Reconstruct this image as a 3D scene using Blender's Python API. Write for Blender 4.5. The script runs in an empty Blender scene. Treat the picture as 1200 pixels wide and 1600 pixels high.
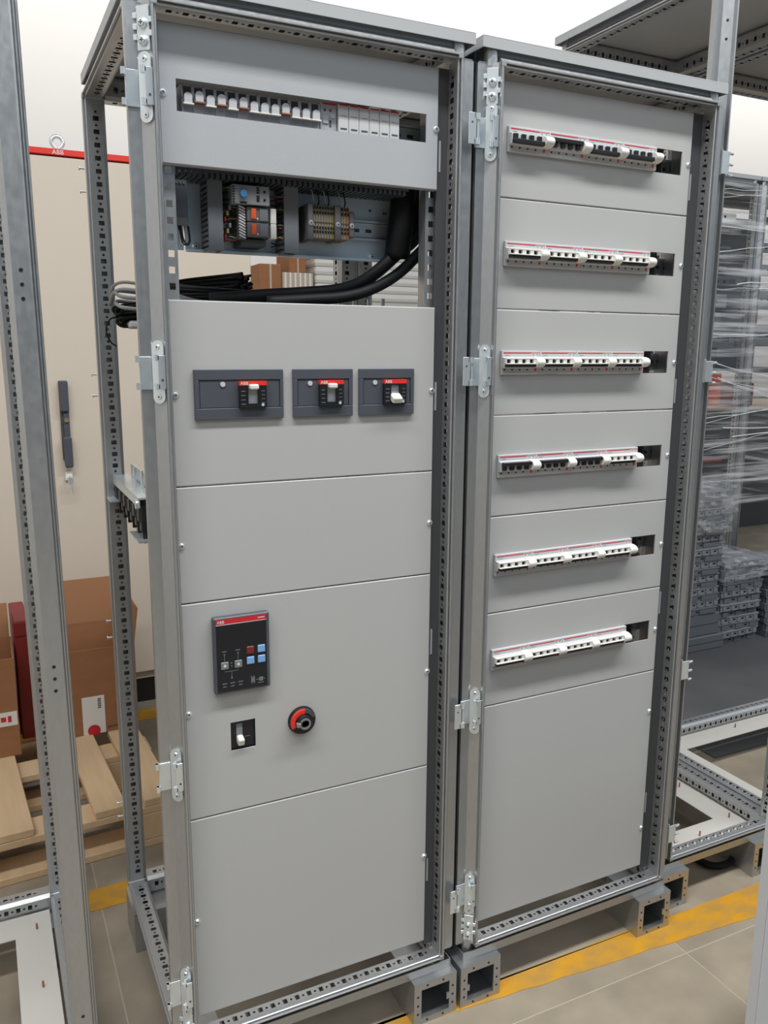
import bpy, bmesh, math, random
from mathutils import Vector, Matrix
R = math.radians
random.seed(7)
S = bpy.context.scene
COL = S.collection

# ------------------------------------------------------------------ camera
cam_d = bpy.data.cameras.new('camera')
cam = bpy.data.objects.new('camera', cam_d); COL.objects.link(cam)
CX, CY, CZ = -0.2826, -1.3605, 1.3915
YAW, PITCH, ROLL, FPX = 0.4517, -0.1928, 0.0061, 1302.9
cam.location = (CX, CY, CZ)
_f = Vector((math.sin(YAW)*math.cos(PITCH), math.cos(YAW)*math.cos(PITCH), math.sin(PITCH)))
_r0 = Vector((math.cos(YAW), -math.sin(YAW), 0)); _u0 = _r0.cross(_f)
_r = math.cos(ROLL)*_r0 + math.sin(ROLL)*_u0
_u = -math.sin(ROLL)*_r0 + math.cos(ROLL)*_u0
cam.rotation_euler = Matrix((_r, _u, -_f)).transposed().to_euler()
cam_d.sensor_fit = 'VERTICAL'; cam_d.sensor_height = 32.0
cam_d.lens = FPX/1600*32.0
cam_d.clip_start = 0.02; cam_d.clip_end = 100
S.camera = cam

# ------------------------------------------------------------------ world, lamps, exposure
w = bpy.data.worlds.new('world'); S.world = w; w.use_nodes = True
w.node_tree.nodes['Background'].inputs[0].default_value = (0.62, 0.80, 1.0, 1)
w.node_tree.nodes['Background'].inputs[1].default_value = 0.12

def area(name, loc, rot, sx, sy, power, color):
    d = bpy.data.lights.new(name, 'AREA'); d.shape = 'RECTANGLE'
    d.size = sx; d.size_y = sy; d.energy = power; d.color = color
    o = bpy.data.objects.new(name, d); COL.objects.link(o)
    o.location = loc; o.rotation_euler = rot
    return o
area('ceiling_lamp_and_wall_fill', (0.5, -1.35, 4.8), (0, 0, 0), 7.0, 0.35, 292, (0.985, 0.985, 0.965))
area('ceiling_lamp_and_wall_fill', (4.5, 4.2, 5.0), (R(68), 0, 0), 18.0, 0.4, 225, (1.0, 0.975, 0.94))  # added wall wash, turned to the back wall to brighten it
area('daylight_fill', (0.5, -5.6, 6.6), (R(55), 0, 0), 11.0, 2.4, 130, (0.86, 0.94, 1.0))  # added soft cool fill from the front, no window known there
area('daylight_fill', (9.5, -4.0, 5.6), (R(62), 0, R(75)), 7.0, 3.0, 70, (0.88, 0.95, 1.0))  # added fill from the right to brighten posts and bare metal

S.view_settings.view_transform = 'Standard'
S.view_settings.look = 'None'
S.view_settings.gamma = 1.0
S.view_settings.use_curve_mapping = False
S.view_settings.exposure = 0.22

# ------------------------------------------------------------------ materials
def srgb(r, g, b):
    f = lambda c: (c/255/12.92) if c/255 <= 0.04045 else ((c/255+0.055)/1.055)**2.4
    return (f(r), f(g), f(b), 1)
def mat(name, col, rough=0.5, metal=0.0, spec=0.5, noise=None, bump=None, rnoise=None, coat=0):
    m = bpy.data.materials.new(name); m.use_nodes = True
    nt = m.node_tree; b = nt.nodes['Principled BSDF']
    b.inputs['Base Color'].default_value = col
    b.inputs['Roughness'].default_value = rough
    b.inputs['Metallic'].default_value = metal
    b.inputs['Specular IOR Level'].default_value = spec
    if coat: b.inputs['Coat Weight'].default_value = coat; b.inputs['Coat Roughness'].default_value = 0.2
    tc = None
    def coords(scale3):
        nonlocal tc
        if tc is None: tc = nt.nodes.new('ShaderNodeTexCoord')
        mp = nt.nodes.new('ShaderNodeMapping'); mp.inputs['Scale'].default_value = scale3
        nt.links.new(tc.outputs['Object'], mp.inputs['Vector']); return mp
    if noise:   # (scale3, amount, second colour)
        mp = coords(noise[0]); n = nt.nodes.new('ShaderNodeTexNoise')
        n.inputs['Scale'].default_value = 1.0; n.inputs['Detail'].default_value = 5
        nt.links.new(mp.outputs[0], n.inputs['Vector'])
        rp = nt.nodes.new('ShaderNodeValToRGB')
        rp.color_ramp.elements[0].position = 0.5-noise[1]; rp.color_ramp.elements[1].position = 0.5+noise[1]
        rp.color_ramp.elements[0].color = col; rp.color_ramp.elements[1].color = noise[2]
        nt.links.new(n.outputs['Fac'], rp.inputs['Fac'])
        nt.links.new(rp.outputs['Color'], b.inputs['Base Color'])
    if rnoise:  # (scale3, lo, hi)
        mp = coords(rnoise[0]); n = nt.nodes.new('ShaderNodeTexNoise')
        n.inputs['Scale'].default_value = 1.0; n.inputs['Detail'].default_value = 3
        nt.links.new(mp.outputs[0], n.inputs['Vector'])
        mr = nt.nodes.new('ShaderNodeMapRange')
        mr.inputs['From Min'].default_value = 0.3; mr.inputs['From Max'].default_value = 0.7
        mr.inputs['To Min'].default_value = rnoise[1]; mr.inputs['To Max'].default_value = rnoise[2]
        nt.links.new(n.outputs['Fac'], mr.inputs['Value']); nt.links.new(mr.outputs[0], b.inputs['Roughness'])
    if bump:    # (scale3, strength, distance)
        mp = coords(bump[0]); n = nt.nodes.new('ShaderNodeTexNoise')
        n.inputs['Scale'].default_value = 1.0; n.inputs['Detail'].default_value = 4
        nt.links.new(mp.outputs[0], n.inputs['Vector'])
        bp = nt.nodes.new('ShaderNodeBump'); bp.inputs['Strength'].default_value = bump[1]; bp.inputs['Distance'].default_value = bump[2]
        nt.links.new(n.outputs['Fac'], bp.inputs['Height']); nt.links.new(bp.outputs[0], b.inputs['Normal'])
    return m
M = {}
M['galv'] = mat('galvanized_steel', (0.44, 0.45, 0.46, 1), 0.38, 0.85, noise=((150, 150, 60), 0.4, (0.50, 0.51, 0.52, 1)), rnoise=((120, 120, 60), 0.36, 0.44))
M['zinc'] = mat('zinc_plated_steel', (0.78, 0.84, 0.87, 1), 0.32, 0.75)
M['plate'] = mat('bluish_mounting_plate', (0.66, 0.76, 0.83, 1), 0.45, 0.6, rnoise=((40, 40, 40), 0.35, 0.5))
M['panel'] = mat('light_grey_paint', srgb(178, 178, 177), 0.40, 0, 0.5, bump=((900, 900, 900), 0.05, 0.0004))
M['panel2'] = mat('grained_grey_paint', srgb(170, 173, 177), 0.40, 0, 0.5, bump=((350, 350, 350), 0.25, 0.0006))
M['roof'] = mat('grey_roof_paint', srgb(170, 172, 174), 0.45, 0, 0.5)
M['darkgrey'] = mat('dark_grey_plastic', srgb(74, 78, 86), 0.45)
M['duct'] = mat('grey_duct_plastic', srgb(112, 116, 122), 0.5)
M['black'] = mat('black_plastic', srgb(24, 25, 28), 0.4)
M['blackg'] = mat('black_gloss_face', srgb(22, 24, 31), 0.25)
M['rubber'] = mat('black_cable_rubber', srgb(18, 19, 23), 0.6, 0, 0.3)
M['white'] = mat('white_plastic', srgb(222, 220, 215), 0.38)
M['dev'] = mat('breaker_grey_plastic', srgb(192, 192, 194), 0.45)
M['dev2'] = mat('breaker_dull_grey', srgb(168, 169, 176), 0.5)
M['lever'] = mat('lever_light_grey', srgb(182, 184, 188), 0.35)
M['red'] = mat('red_print', srgb(196, 40, 48), 0.45)
M['redb'] = mat('bright_red_plastic', srgb(220, 52, 40), 0.4)
M['orange'] = mat('orange_plastic', srgb(226, 96, 52), 0.45)
M['blue'] = mat('light_blue_key', srgb(122, 168, 220), 0.45)
M['blued'] = mat('blue_knob', srgb(70, 130, 190), 0.45)
M['keygrey'] = mat('grey_key', srgb(120, 122, 126), 0.5)
M['ink'] = mat('white_ink', srgb(215, 215, 215), 0.6)
M['inkg'] = mat('grey_ink', srgb(120, 124, 130), 0.6)
M['beige'] = mat('beige_cabinet_paint', srgb(204, 192, 177), 0.5)
M['beigetrim'] = mat('pale_trim', srgb(205, 200, 190), 0.5)
M['cardboard'] = mat('cardboard', srgb(160, 113, 80), 0.85, 0, 0.2, noise=((8, 8, 30), 0.3, srgb(148, 102, 71)))
M['cardin'] = mat('cardboard_dull', srgb(162, 118, 86), 0.9, 0, 0.2)
M['label'] = mat('paper_label', srgb(225, 220, 215), 0.7)
M['wood'] = mat('pallet_wood', srgb(224, 195, 158), 0.8, 0, 0.2, noise=((40, 4, 30), 0.35, srgb(206, 174, 136)))
M['darkred'] = mat('dark_red_paint', srgb(124, 34, 31), 0.45)
M['wall'] = mat('white_wall_paint', srgb(236, 233, 229), 0.9, 0, 0.2)
M['slab'] = mat('polished_concrete', srgb(136, 126, 111), 0.5, 0, 0.4, noise=((7, 7, 1), 0.22, srgb(160, 148, 131)), rnoise=((6, 6, 1), 0.36, 0.65))
M['joint'] = mat('pale_joint_filler', srgb(176, 166, 150), 0.8)
M['yellow'] = mat('yellow_floor_paint', srgb(202, 146, 34), 0.5, 0, 0.4, noise=((14, 24, 1), 0.12, srgb(176, 136, 66)))
M['mat'] = mat('dark_floor_rubber', srgb(96, 96, 98), 0.7, 0, 0.3, noise=((5, 5, 1), 0.3, srgb(84, 84, 86)))
M['whiteplate'] = mat('white_base_plate', srgb(196, 193, 186), 0.5)
M['tray'] = mat('grey_tray_plastic', srgb(112, 115, 120), 0.42)
M['tray2'] = mat('pale_grey_tray_plastic', srgb(142, 146, 151), 0.4)
M['steeldark'] = mat('dark_steel_paint', srgb(70, 72, 74), 0.5)
M['bench'] = mat('pale_bench_top', srgb(190, 172, 150), 0.6)
M['terminal'] = mat('beige_terminal', srgb(140, 130, 114), 0.55)
M['termgrey'] = mat('grey_terminal', srgb(100, 98, 100), 0.55)
M['yelgreen'] = mat('yellow_green', srgb(140, 132, 62), 0.5)
M['copper'] = mat('copper_bar', (0.42, 0.17, 0.11, 1), 0.45, 0.7)
M['cablegrey'] = mat('grey_cable', srgb(150, 150, 150), 0.55)
M['brass'] = mat('lock_brass', (0.72, 0.6, 0.4, 1), 0.3, 0.9)
M['cladding'] = mat('pale_grey_door_paint', srgb(196, 198, 202), 0.45)
def film_mat(name, lo, hi, sc):
    m = bpy.data.materials.new(name); m.use_nodes = True
    nt = m.node_tree; nt.nodes.clear()
    out = nt.nodes.new('ShaderNodeOutputMaterial')
    tr = nt.nodes.new('ShaderNodeBsdfTransparent'); tr.inputs[0].default_value = (0.97, 0.97, 0.98, 1)
    pr = nt.nodes.new('ShaderNodeBsdfPrincipled')
    pr.inputs['Base Color'].default_value = (0.85, 0.86, 0.88, 1); pr.inputs['Roughness'].default_value = 0.18
    tc = nt.nodes.new('ShaderNodeTexCoord'); mp = nt.nodes.new('ShaderNodeMapping'); mp.inputs['Scale'].default_value = sc
    mp.inputs['Rotation'].default_value = (0, R(-9), 0)
    nz = nt.nodes.new('ShaderNodeTexNoise'); nz.inputs['Scale'].default_value = 1; nz.inputs['Detail'].default_value = 5
    mr = nt.nodes.new('ShaderNodeMapRange'); mr.inputs['From Min'].default_value = 0.50; mr.inputs['From Max'].default_value = 0.78
    mr.inputs['To Min'].default_value = lo; mr.inputs['To Max'].default_value = hi
    mx = nt.nodes.new('ShaderNodeMixShader')
    nt.links.new(tc.outputs['Object'], mp.inputs[0]); nt.links.new(mp.outputs[0], nz.inputs['Vector'])
    nt.links.new(nz.outputs['Fac'], mr.inputs['Value']); nt.links.new(mr.outputs[0], mx.inputs['Fac'])
    nt.links.new(tr.outputs[0], mx.inputs[1]); nt.links.new(pr.outputs[0], mx.inputs[2])
    nt.links.new(mx.outputs[0], out.inputs['Surface'])
    return m
M['film'] = film_mat('stretch_film', 0.03, 0.85, (1.3, 1.3, 34))  # pale noise streaks paint glints onto the film
M['glintfilm'] = mat('film_fold_glint', (0.82, 0.84, 0.86, 1), 0.15, 0, 0.6)
M['film2'] = film_mat('crumpled_film', 0.12, 0.7, (14, 14, 40))

# ------------------------------------------------------------------ mesh building helpers
class MB:
    def __init__(s): s.v = []; s.f = []; s.mi = []; s.cur = 0; s.smooth = []; s.sm = False
    def add(s, vs, fs):
        o = len(s.v); s.v += [tuple(p) for p in vs]
        for f in fs:
            s.f.append(tuple(i+o for i in f)); s.mi.append(s.cur); s.smooth.append(s.sm)
    def box(s, x0, x1, y0, y1, z0, z1, bev=0.0, xf=None):
        if x0 > x1: x0, x1 = x1, x0
        if y0 > y1: y0, y1 = y1, y0
        if z0 > z1: z0, z1 = z1, z0
        if bev <= 0:
            vs = [(x, y, z) for z in (z0, z1) for y in (y0, y1) for x in (x0, x1)]
            fs = [(0, 2, 3, 1), (4, 5, 7, 6), (0, 1, 5, 4), (2, 6, 7, 3), (0, 4, 6, 2), (1, 3, 7, 5)]
        else:
            b = min(bev, (x1-x0)/2.01, (y1-y0)/2.01, (z1-z0)/2.01)
            vs = []; idx = {}
            lo = (x0, y0, z0); hi = (x1, y1, z1)
            for sx in (0, 1):
                for sy in (0, 1):
                    for sz in (0, 1):
                        sg = (sx, sy, sz)
                        for ax in range(3):   # vertex lying on face 'ax'
                            p = []
                            for k in range(3):
                                base = hi[k] if sg[k] else lo[k]
                                if k != ax: base += -b if sg[k] else b
                                p.append(base)
                            idx[(sg, ax)] = len(vs); vs.append(tuple(p))
            fs = []
            def orient(f):
                a, c, d = (Vector(vs[f[0]]), Vector(vs[f[1]]), Vector(vs[f[2]]))
                n = (c-a).cross(d-a); ctr = sum((Vector(vs[i]) for i in f), Vector())/len(f)
                mid = Vector(((x0+x1)/2, (y0+y1)/2, (z0+z1)/2))
                return f if n.dot(ctr-mid) > 0 else tuple(reversed(f))
            for ax in range(3):
                a2, a3 = [k for k in range(3) if k != ax]
                for sd in (0, 1):
                    q = []
                    for (u, v) in ((0, 0), (1, 0), (1, 1), (0, 1)):
                        sg = [0, 0, 0]; sg[ax] = sd; sg[a2] = u; sg[a3] = v
                        q.append(idx[(tuple(sg), ax)])
                    fs.append(orient(tuple(q)))
            for ax in range(3):
                a2, a3 = [k for k in range(3) if k != ax]
                for u in (0, 1):
                    for v in (0, 1):
                        s0 = [0, 0, 0]; s1 = [0, 0, 0]
                        s0[a2] = s1[a2] = u; s0[a3] = s1[a3] = v; s0[ax] = 0; s1[ax] = 1
                        fs.append(orient((idx[(tuple(s0), a2)], idx[(tuple(s1), a2)], idx[(tuple(s1), a3)], idx[(tuple(s0), a3)])))
            for sx in (0, 1):
                for sy in (0, 1):
                    for sz in (0, 1):
                        sg = (sx, sy, sz)
                        fs.append(orient((idx[(sg, 0)], idx[(sg, 1)], idx[(sg, 2)])))
        if xf is not None: vs = [tuple(xf @ Vector(p)) for p in vs]
        s.add(vs, fs)
    def cyl(s, p0, p1, r0, r1=None, n=12, caps=True, smooth=True):
        if r1 is None: r1 = r0
        p0 = Vector(p0); p1 = Vector(p1); ax = (p1-p0).normalized()
        u = ax.orthogonal().normalized(); v = ax.cross(u)
        vs = []
        for p, r in ((p0, r0), (p1, r1)):
            for i in range(n):
                a = 2*math.pi*i/n
                vs.append(p + u*math.cos(a)*r + v*math.sin(a)*r)
        old = s.sm; s.sm = smooth
        s.add(vs, [(i, (i+1) % n, n+(i+1) % n, n+i) for i in range(n)])
        s.sm = False
        if caps:
            s.add(vs[:n], [tuple(reversed(range(n)))]); s.add(vs[n:], [tuple(range(n))])
        s.sm = old
    def prism(s, poly, h0, h1, f, skip=(), caps=True):
        """poly: 2-D points, f(a,b,h)->xyz"""
        n = len(poly)
        vs = [f(a, b, h0) for a, b in poly] + [f(a, b, h1) for a, b in poly]
        fs = [(i, (i+1) % n, n+(i+1) % n, n+i) for i in range(n) if i not in skip]
        if caps: fs += [tuple(reversed(range(n))), tuple(range(n, 2*n))]
        s.add(vs, fs)
    def tube(s, pts, r, n=8, sub=5, caps=True):
        P = [Vector(p) for p in pts]; Q = []
        if sub > 1 and len(P) > 2:
            E = [2*P[0]-P[1]] + P + [2*P[-1]-P[-2]]
            for i in range(1, len(E)-2):
                a, b, c, d = E[i-1:i+3]
                for k in range(sub):
                    t = k/sub
                    Q.append(0.5*((2*b)+(c-a)*t+(2*a-5*b+4*c-d)*t*t+(3*b-a-3*c+d)*t**3))
            Q.append(P[-1])
        else: Q = P
        u = None; rings = []
        for i, q in enumerate(Q):
            t = (Q[min(i+1, len(Q)-1)]-Q[max(i-1, 0)])
            if t.length < 1e-9: t = Vector((0, 0, 1))
            t.normalize()
            if u is None: u = t.orthogonal().normalized()
            u = (u - t*u.dot(t))
            if u.length < 1e-6: u = t.orthogonal()
            u.normalize(); v = t.cross(u)
            rings.append([q+(u*math.cos(2*math.pi*k/n)+v*math.sin(2*math.pi*k/n))*r for k in range(n)])
        vs = [p for rg in rings for p in rg]
        fs = []
        for i in range(len(rings)-1):
            for k in range(n):
                fs.append((i*n+k, i*n+(k+1) % n, (i+1)*n+(k+1) % n, (i+1)*n+k))
        if caps: fs += [tuple(reversed(range(n))), tuple(range((len(rings)-1)*n, len(rings)*n))]
        old = s.sm; s.sm = True; s.add(vs, fs); s.sm = old
    def mesh(s, name, mats):
        me = bpy.data.meshes.new(name)
        me.from_pydata(s.v, [], s.f)
        if not isinstance(mats, (list, tuple)): mats = [mats]
        for m in mats: me.materials.append(M[m])
        if len(mats) > 1: me.polygons.foreach_set('material_index', s.mi)
        me.polygons.foreach_set('use_smooth', s.smooth)
        me.update()
        return me

def put(name, me, parent=None, loc=None, rot=None, label=None, kind=None):
    o = bpy.data.objects.new(name, me); COL.objects.link(o)
    if parent is not None: o.parent = parent
    if loc is not None: o.location = loc
    if rot is not None: o.rotation_euler = rot
    if label: o['label'] = label
    if kind: o['kind'] = kind
    return o
def tag(o, label, cat, group=None):
    o['label'] = label; o['category'] = cat
    if group: o['group'] = group
    return o
def thing(name, label, cat, loc=(0, 0, 0), rz=0.0, group=None):
    o = bpy.data.objects.new(name, None); COL.objects.link(o)
    o.empty_display_size = 0.05
    o.location = loc; o.rotation_euler = (0, 0, rz)
    return tag(o, label, cat, group)
def fixwind(mb):
    """make normals consistent for mirrored sweeps"""
    return mb
def recalc(me):
    bm = bmesh.new(); bm.from_mesh(me); bmesh.ops.recalc_face_normals(bm, faces=bm.faces); bm.to_mesh(me); bm.free(); return me
def text_into(name, s, size, parent, loc, rot, m, ext=0.0002, align='LEFT'):
    cu = bpy.data.curves.new(name, 'FONT'); cu.body = s; cu.size = size; cu.extrude = ext; cu.align_x = align
    cu.resolution_u = 2
    o = bpy.data.objects.new(name, cu)
    COL.objects.link(o)
    bpy.context.view_layer.update()
    me = bpy.data.meshes.new_from_object(o)
    bpy.data.objects.remove(o); me.materials.clear(); me.materials.append(M[m])
    return put(name, me, parent, loc, rot)
FRONT = (R(90), 0, 0)       # text readable from -Y

# ------------------------------------------------------------------ room
def struct(name, me, **k): return put(name, me, kind='structure', **k)
floor = MB(); floor.box(-4.8, 16, -8, 6.2, -0.06, -0.0005)
fl = struct('floor', floor.mesh('floor', 'joint'))
sl = MB(); sl.box(0.0015, 1.2185, 0.0015, 1.2185, -0.0005, 0)
slm = sl.mesh('concrete_slab', 'slab')
for i in range(-3, 8):
    for j in range(-6, 5):
        put('concrete_slab', slm, fl, (-0.100+1.22*i, -0.118+1.22*j, 0))
# yellow floor lines (paint with thickness)
def strip(pts, z=0.0012):
    mb = MB(); n = len(pts)
    mb.add([(x, y, 0.0) for x, y in pts]+[(x, y, z) for x, y in pts],
           [tuple(range(n, 2*n))]+[(i, (i+1) % n, n+(i+1) % n, n+i) for i in range(n)])
    return mb.mesh('yellow_line', 'yellow')
def wobble(x0, x1, yf, amp, n=40):
    return [(x0+(x1-x0)*i/n, yf(x0+(x1-x0)*i/n)+random.uniform(-amp, amp)) for i in range(n+1)]
fr = wobble(-0.3, 4.2, lambda x: -0.0035-0.067*x, 0.0025, 90); bk = wobble(-0.3, 4.2, lambda x: 0.0+0.0*x if x < 1.2 else -0.004, 0.002, 90)
put('yellow_line', strip(fr+[(x, y) for x, y in reversed(bk)]), fl)
fr = wobble(-1.6, -0.02, lambda x: 0.633, 0.002); bk = wobble(-1.6, -0.02, lambda x: 0.722, 0.002)
put('yellow_line', strip(fr+list(reversed(bk))), fl)
fr = wobble(-1.6, 1.4, lambda x: 1.70, 0.002); bk = wobble(-1.6, 1.4, lambda x: 1.80, 0.002)
put('yellow_line', strip(fr+list(reversed(bk))), fl)

wb = MB(); wb.box(-4.8, 16, 6.0, 6.2, 0, 8.5)
struct('wall_back', wb.mesh('wall_back', 'wall'))
wb = MB(); wb.box(-5.0, -4.8, -5, 6.2, 0, 8.5)
struct('wall_left', wb.mesh('wall_left', 'wall'))

# ------------------------------------------------------------------ frame system
PROF = [(35, 0.6), (35.6, 0), (38, 0), (38.6, 0.6), (38.6, 7), (39.6, 7), (39.6, 5), (40.1, 4.5), (42, 4.5), (43, 6), (43, 11), (43, 36), (36, 43), (11, 43), (6, 43), (4.5, 42), (4.5, 40.1), (5, 39.6), (7, 39.6), (7, 38.6), (0.6, 38.6), (0, 38), (0, 25), (19, 25), (35, 10)]
PROF = [(a/1000, b/1000) for a, b in PROF]
PROF2 = [(12, 6), (36, 3), (43, 9), (43, 11), (43, 36), (36, 43), (11, 43), (4.5, 42), (0, 38), (0, 12), (1.5, 9), (3, 9), (3.2, 14), (5, 14), (5.2, 9), (7, 9), (7.2, 14), (9, 14), (9.5, 7)]
PROF2 = [(a/1000, b/1000) for a, b in PROF2]
def perf_cells(mb, f, h0, h1, c0, c1, fixed, axis, pitch=0.025, dens=1):
    """perforated flat strip; f(a,b,h); strip spans c0..c1 on the free coordinate"""
    P = (lambda c, h: f(fixed, c, h)) if axis == 0 else (lambda c, h: f(c, fixed, h))
    n = max(1, int((h1-h0-0.03)/pitch)); m0 = (h0+h1)/2 - n*pitch/2
    def quad(ca, cb, ha, hb): mb.add([P(ca, ha), P(cb, ha), P(cb, hb), P(ca, hb)], [(0, 1, 2, 3)])
    quad(c0, c1, h0, m0); quad(c0, c1, m0+n*pitch, h1)
    cm = (c0+c1)/2; half = pitch/2
    sq = 0.0056; sqh = 0.0045
    for i in range(n):
        b0 = m0+i*pitch; hm = b0+half/2
        quad(c0, cm-sq, b0, b0+half); quad(cm+sq, c1, b0, b0+half)
        quad(cm-sq, cm+sq, b0, hm-sqh); quad(cm-sq, cm+sq, hm+sqh, b0+half)
        hm = b0+half*1.5; r = 0.0027
        oc = [(cm+r*math.cos(k*math.pi/4), hm+r*math.sin(k*math.pi/4)) for k in range(8)]
        y0, y1 = b0+half, b0+pitch
        pr = [(c1, hm), (c1, y1), (cm, y1), (c0, y1), (c0, hm), (c0, y0), (cm, y0), (c1, y0)]
        vs = [P(*q) for q in oc]+[P(*q) for q in pr]
        mb.add(vs, [(k, 8+k, 8+(k+1) % 8, (k+1) % 8) for k in range(8)])
_cache = {}
def member(axis, length, sa, sb, alt=False):
    """axis 'z': a->x, b->y ; axis 'x': a->z, b->y ; axis 'y': a->z, b->x"""
    key = (axis, round(length, 4), sa, sb, alt)
    if key in _cache: return _cache[key]
    if axis == 'z': f = lambda a, b, h: (sa*a, sb*b, h)
    elif axis == 'x': f = lambda a, b, h: (h, sb*b, sa*a)
    else: f = lambda a, b, h: (sb*b, h, sa*a)
    mb = MB()
    mb.prism(PROF2 if alt else PROF, 0, length, f, skip=(3, 5) if alt else (10, 12))
    perf_cells(mb, f, 0, length, 0.011, 0.036, 0.043, 0)
    perf_cells(mb, f, 0, length, 0.011, 0.036, 0.043, 1)
    bm = bmesh.new(); me = mb.mesh('rail' if axis != 'z' else 'post', 'galv')
    bm.from_mesh(me); bmesh.ops.remove_doubles(bm, verts=bm.verts, dist=1e-6)
    bmesh.ops.recalc_face_normals(bm, faces=bm.faces); bm.to_mesh(me); bm.free()
    _cache[key] = me
    return me
Z0 = 0.098
def foot_mesh():
    """hollow plinth foot 100 x 100 with square window front and holes"""
    mb = MB(); Wd = 0.101; H = 0.098; D = 0.115; fw = 0.017
    # front face frame with window, a notch tab and holes drawn as recessed discs
    def wall(x0, x1, z0, z1): mb.box(x0, x1, 0, 0.003, z0, z1)
    wall(0, fw, 0, H); wall(Wd-fw, Wd, 0, H); wall(fw, Wd-fw, 0, fw-0.004); wall(fw, Wd-fw, H-fw, H)
    mb.box(0, 0.003, 0.003, D, 0, H); mb.box(Wd-0.003, Wd, 0.003, D, 0.0, H); mb.box(0.003, Wd-0.003, D-0.003, D, 0, H)
    mb.box(0.003, Wd-0.003, 0.003, D, H-0.003, H); mb.box(0.003, Wd-0.003, 0.003, D, 0, 0.003)
    mb.cur = 1
    for (x, z) in ((0.009, 0.026), (0.009, 0.046), (0.009, 0.067), (Wd-0.009, 0.026), (Wd-0.009, 0.046), (Wd-0.009, 0.067), (0.032, H-0.009), (0.07, H-0.009), (0.032, 0.007), (0.07, 0.007)):
        mb.cyl((x, -0.0004, z), (x, 0.001, z), 0.0026, n=8)
    mb.cur = 0
    mb.box(fw, fw+0.006, 0, 0.003, 0.038, 0.052)
    return mb.mesh('plinth_foot', ['galv', 'black'])
FOOT = foot_mesh()
def casting_mesh():
    mb = MB()
    mb.cyl((0.030, 0.030, 0), (0.030, 0.030, 0.040), 0.0125, n=14)
    mb.box(0.0345, 0.0440, -0.0006, 0.044, 0.0340, 0.0440, 0.001)
    mb.box(-0.0006, 0.044, 0.0345, 0.0440, 0.0340, 0.0440, 0.001)
    mb.box(0.002, 0.040, 0.0255, 0.040, 0.0335, 0.0355)
    return mb.mesh('corner_casting', 'galv')
CAST = casting_mesh()
def build_frame(root, W, D, z1, roof=True, feet='LRlr', plate=False, strip=True, alt=False):
    """origin = outer left front bottom corner; lip plane at y=0"""
    hp = z1-0.036-(Z0+0.036)
    for sx, sy, x, y in ((1, 1, 0, 0), (-1, 1, W, 0), (1, -1, 0, D), (-1, -1, W, D)):
        put('post', member('z', hp, sx, sy, alt), root, (x, y, Z0+0.036))
    for z, sa in ((Z0, 1), (z1, -1)):
        put('rail', member('x', W-0.086, sa, 1), root, (0.043, 0, z))
        put('rail', member('x', W-0.086, sa, -1), root, (0.043, D, z))
        put('rail', member('y', D-0.086, sa, 1), root, (0, 0.043, z))
        put('rail', member('y', D-0.086, sa, -1), root, (W, 0.043, z))
    for x, sx in ((0, 1), (W, -1)):
        for y, sy in ((0, 1), (D, -1)):
            for z, sz in ((Z0, 1), (z1, -1)):
                o = put('corner_casting', CAST, root, (x, y, z)); o.scale = (sx, sy, sz)
    if strip:
        mb = MB()
        for y0, y1 in ((0.011, 0.013), (D-0.013, D-0.011)): mb.box(0.012, W-0.012, y0, y1, Z0, Z0+0.019)
        for x0, x1 in ((0.011, 0.013), (W-0.013, W-0.011)): mb.box(x0, x1, 0.011, D-0.011, Z0, Z0+0.019)
        mb.box(0.012, W-0.012, 0.012, 0.06, Z0-0.001, Z0+0.001)
        put('plinth_bar', mb.mesh('plinth_bar', 'galv'), root)
    if roof:
        mb = MB(); t = 0.022
        x0, x1, y0, y1 = 0.003, W-0.003, 0.014, D-0.014
        mb.box(x0, x1, y0, y1, z1+0.004, z1+0.0065, 0.001)
        mb.box(x0, x1, y0, y0+0.002, z1-0.013, z1+0.0045); mb.box(x0, x1, y1-0.002, y1, z1-0.013, z1+0.0045)
        mb.box(x0, x0+0.002, y0+0.002, y1-0.002, z1-0.013, z1+0.0045); mb.box(x1-0.002, x1, y0+0.002, y1-0.002, z1-0.013, z1+0.0045)
        ro = put('roof', mb.mesh('roof', 'roof'), root)
        for x in (x0+0.02, x1-0.02):
            for y in (y0+0.02, y1-0.02):
                mb = MB(); mb.cyl((0, 0, 0), (0, 0, 0.004), 0.007, 0.004, n=10)
                put('roof_screw', mb.mesh('roof_screw', 'zinc'), ro, (x, y, z1+0.0065))
    for k in feet:
        if k in 'LR':
            o = put('plinth_foot', FOOT, root, (-0.004 if k == 'L' else W-0.006, -0.006, 0)); o.scale = (1 if k == 'L' else -1, 1, 1)
        else:
            o = put('plinth_foot', FOOT, root, (0.101 if k == 'l' else W, D+0.005, 0), (0, 0, math.pi))
    if plate:
        mb = MB(); z = Z0+0.010; a = 0.048; ww = 0.075
        xs = [(a, W-a, a, a+ww), (a, W-a, D-a-ww, D-a), (a, a+ww, a+ww, D-a-ww), (W-a-ww, W-a, a+ww, D-a-ww)]
        for x0, x1, y0, y1 in xs: mb.box(x0, x1, y0, y1, z-0.002, z)
        bp = put('base_plate', mb.mesh('base_plate', 'whiteplate'), root, label='white base plate with a large rectangular cutout')
        for x, y in ((a+0.05, a+0.05), (W-a-0.03, a+0.06), (a+0.05, D-a-0.05), (W-a-0.03, D-a-0.06), (W-a-0.03, D/2), (W/2, a+0.03), (W/2, D-a-0.03)):
            s = MB(); s.cyl((0, 0, 0), (0, 0, 0.014), 0.0022, n=8)
            put('stud', s.mesh('stud', 'copper'), bp, (x, y, z))

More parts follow.
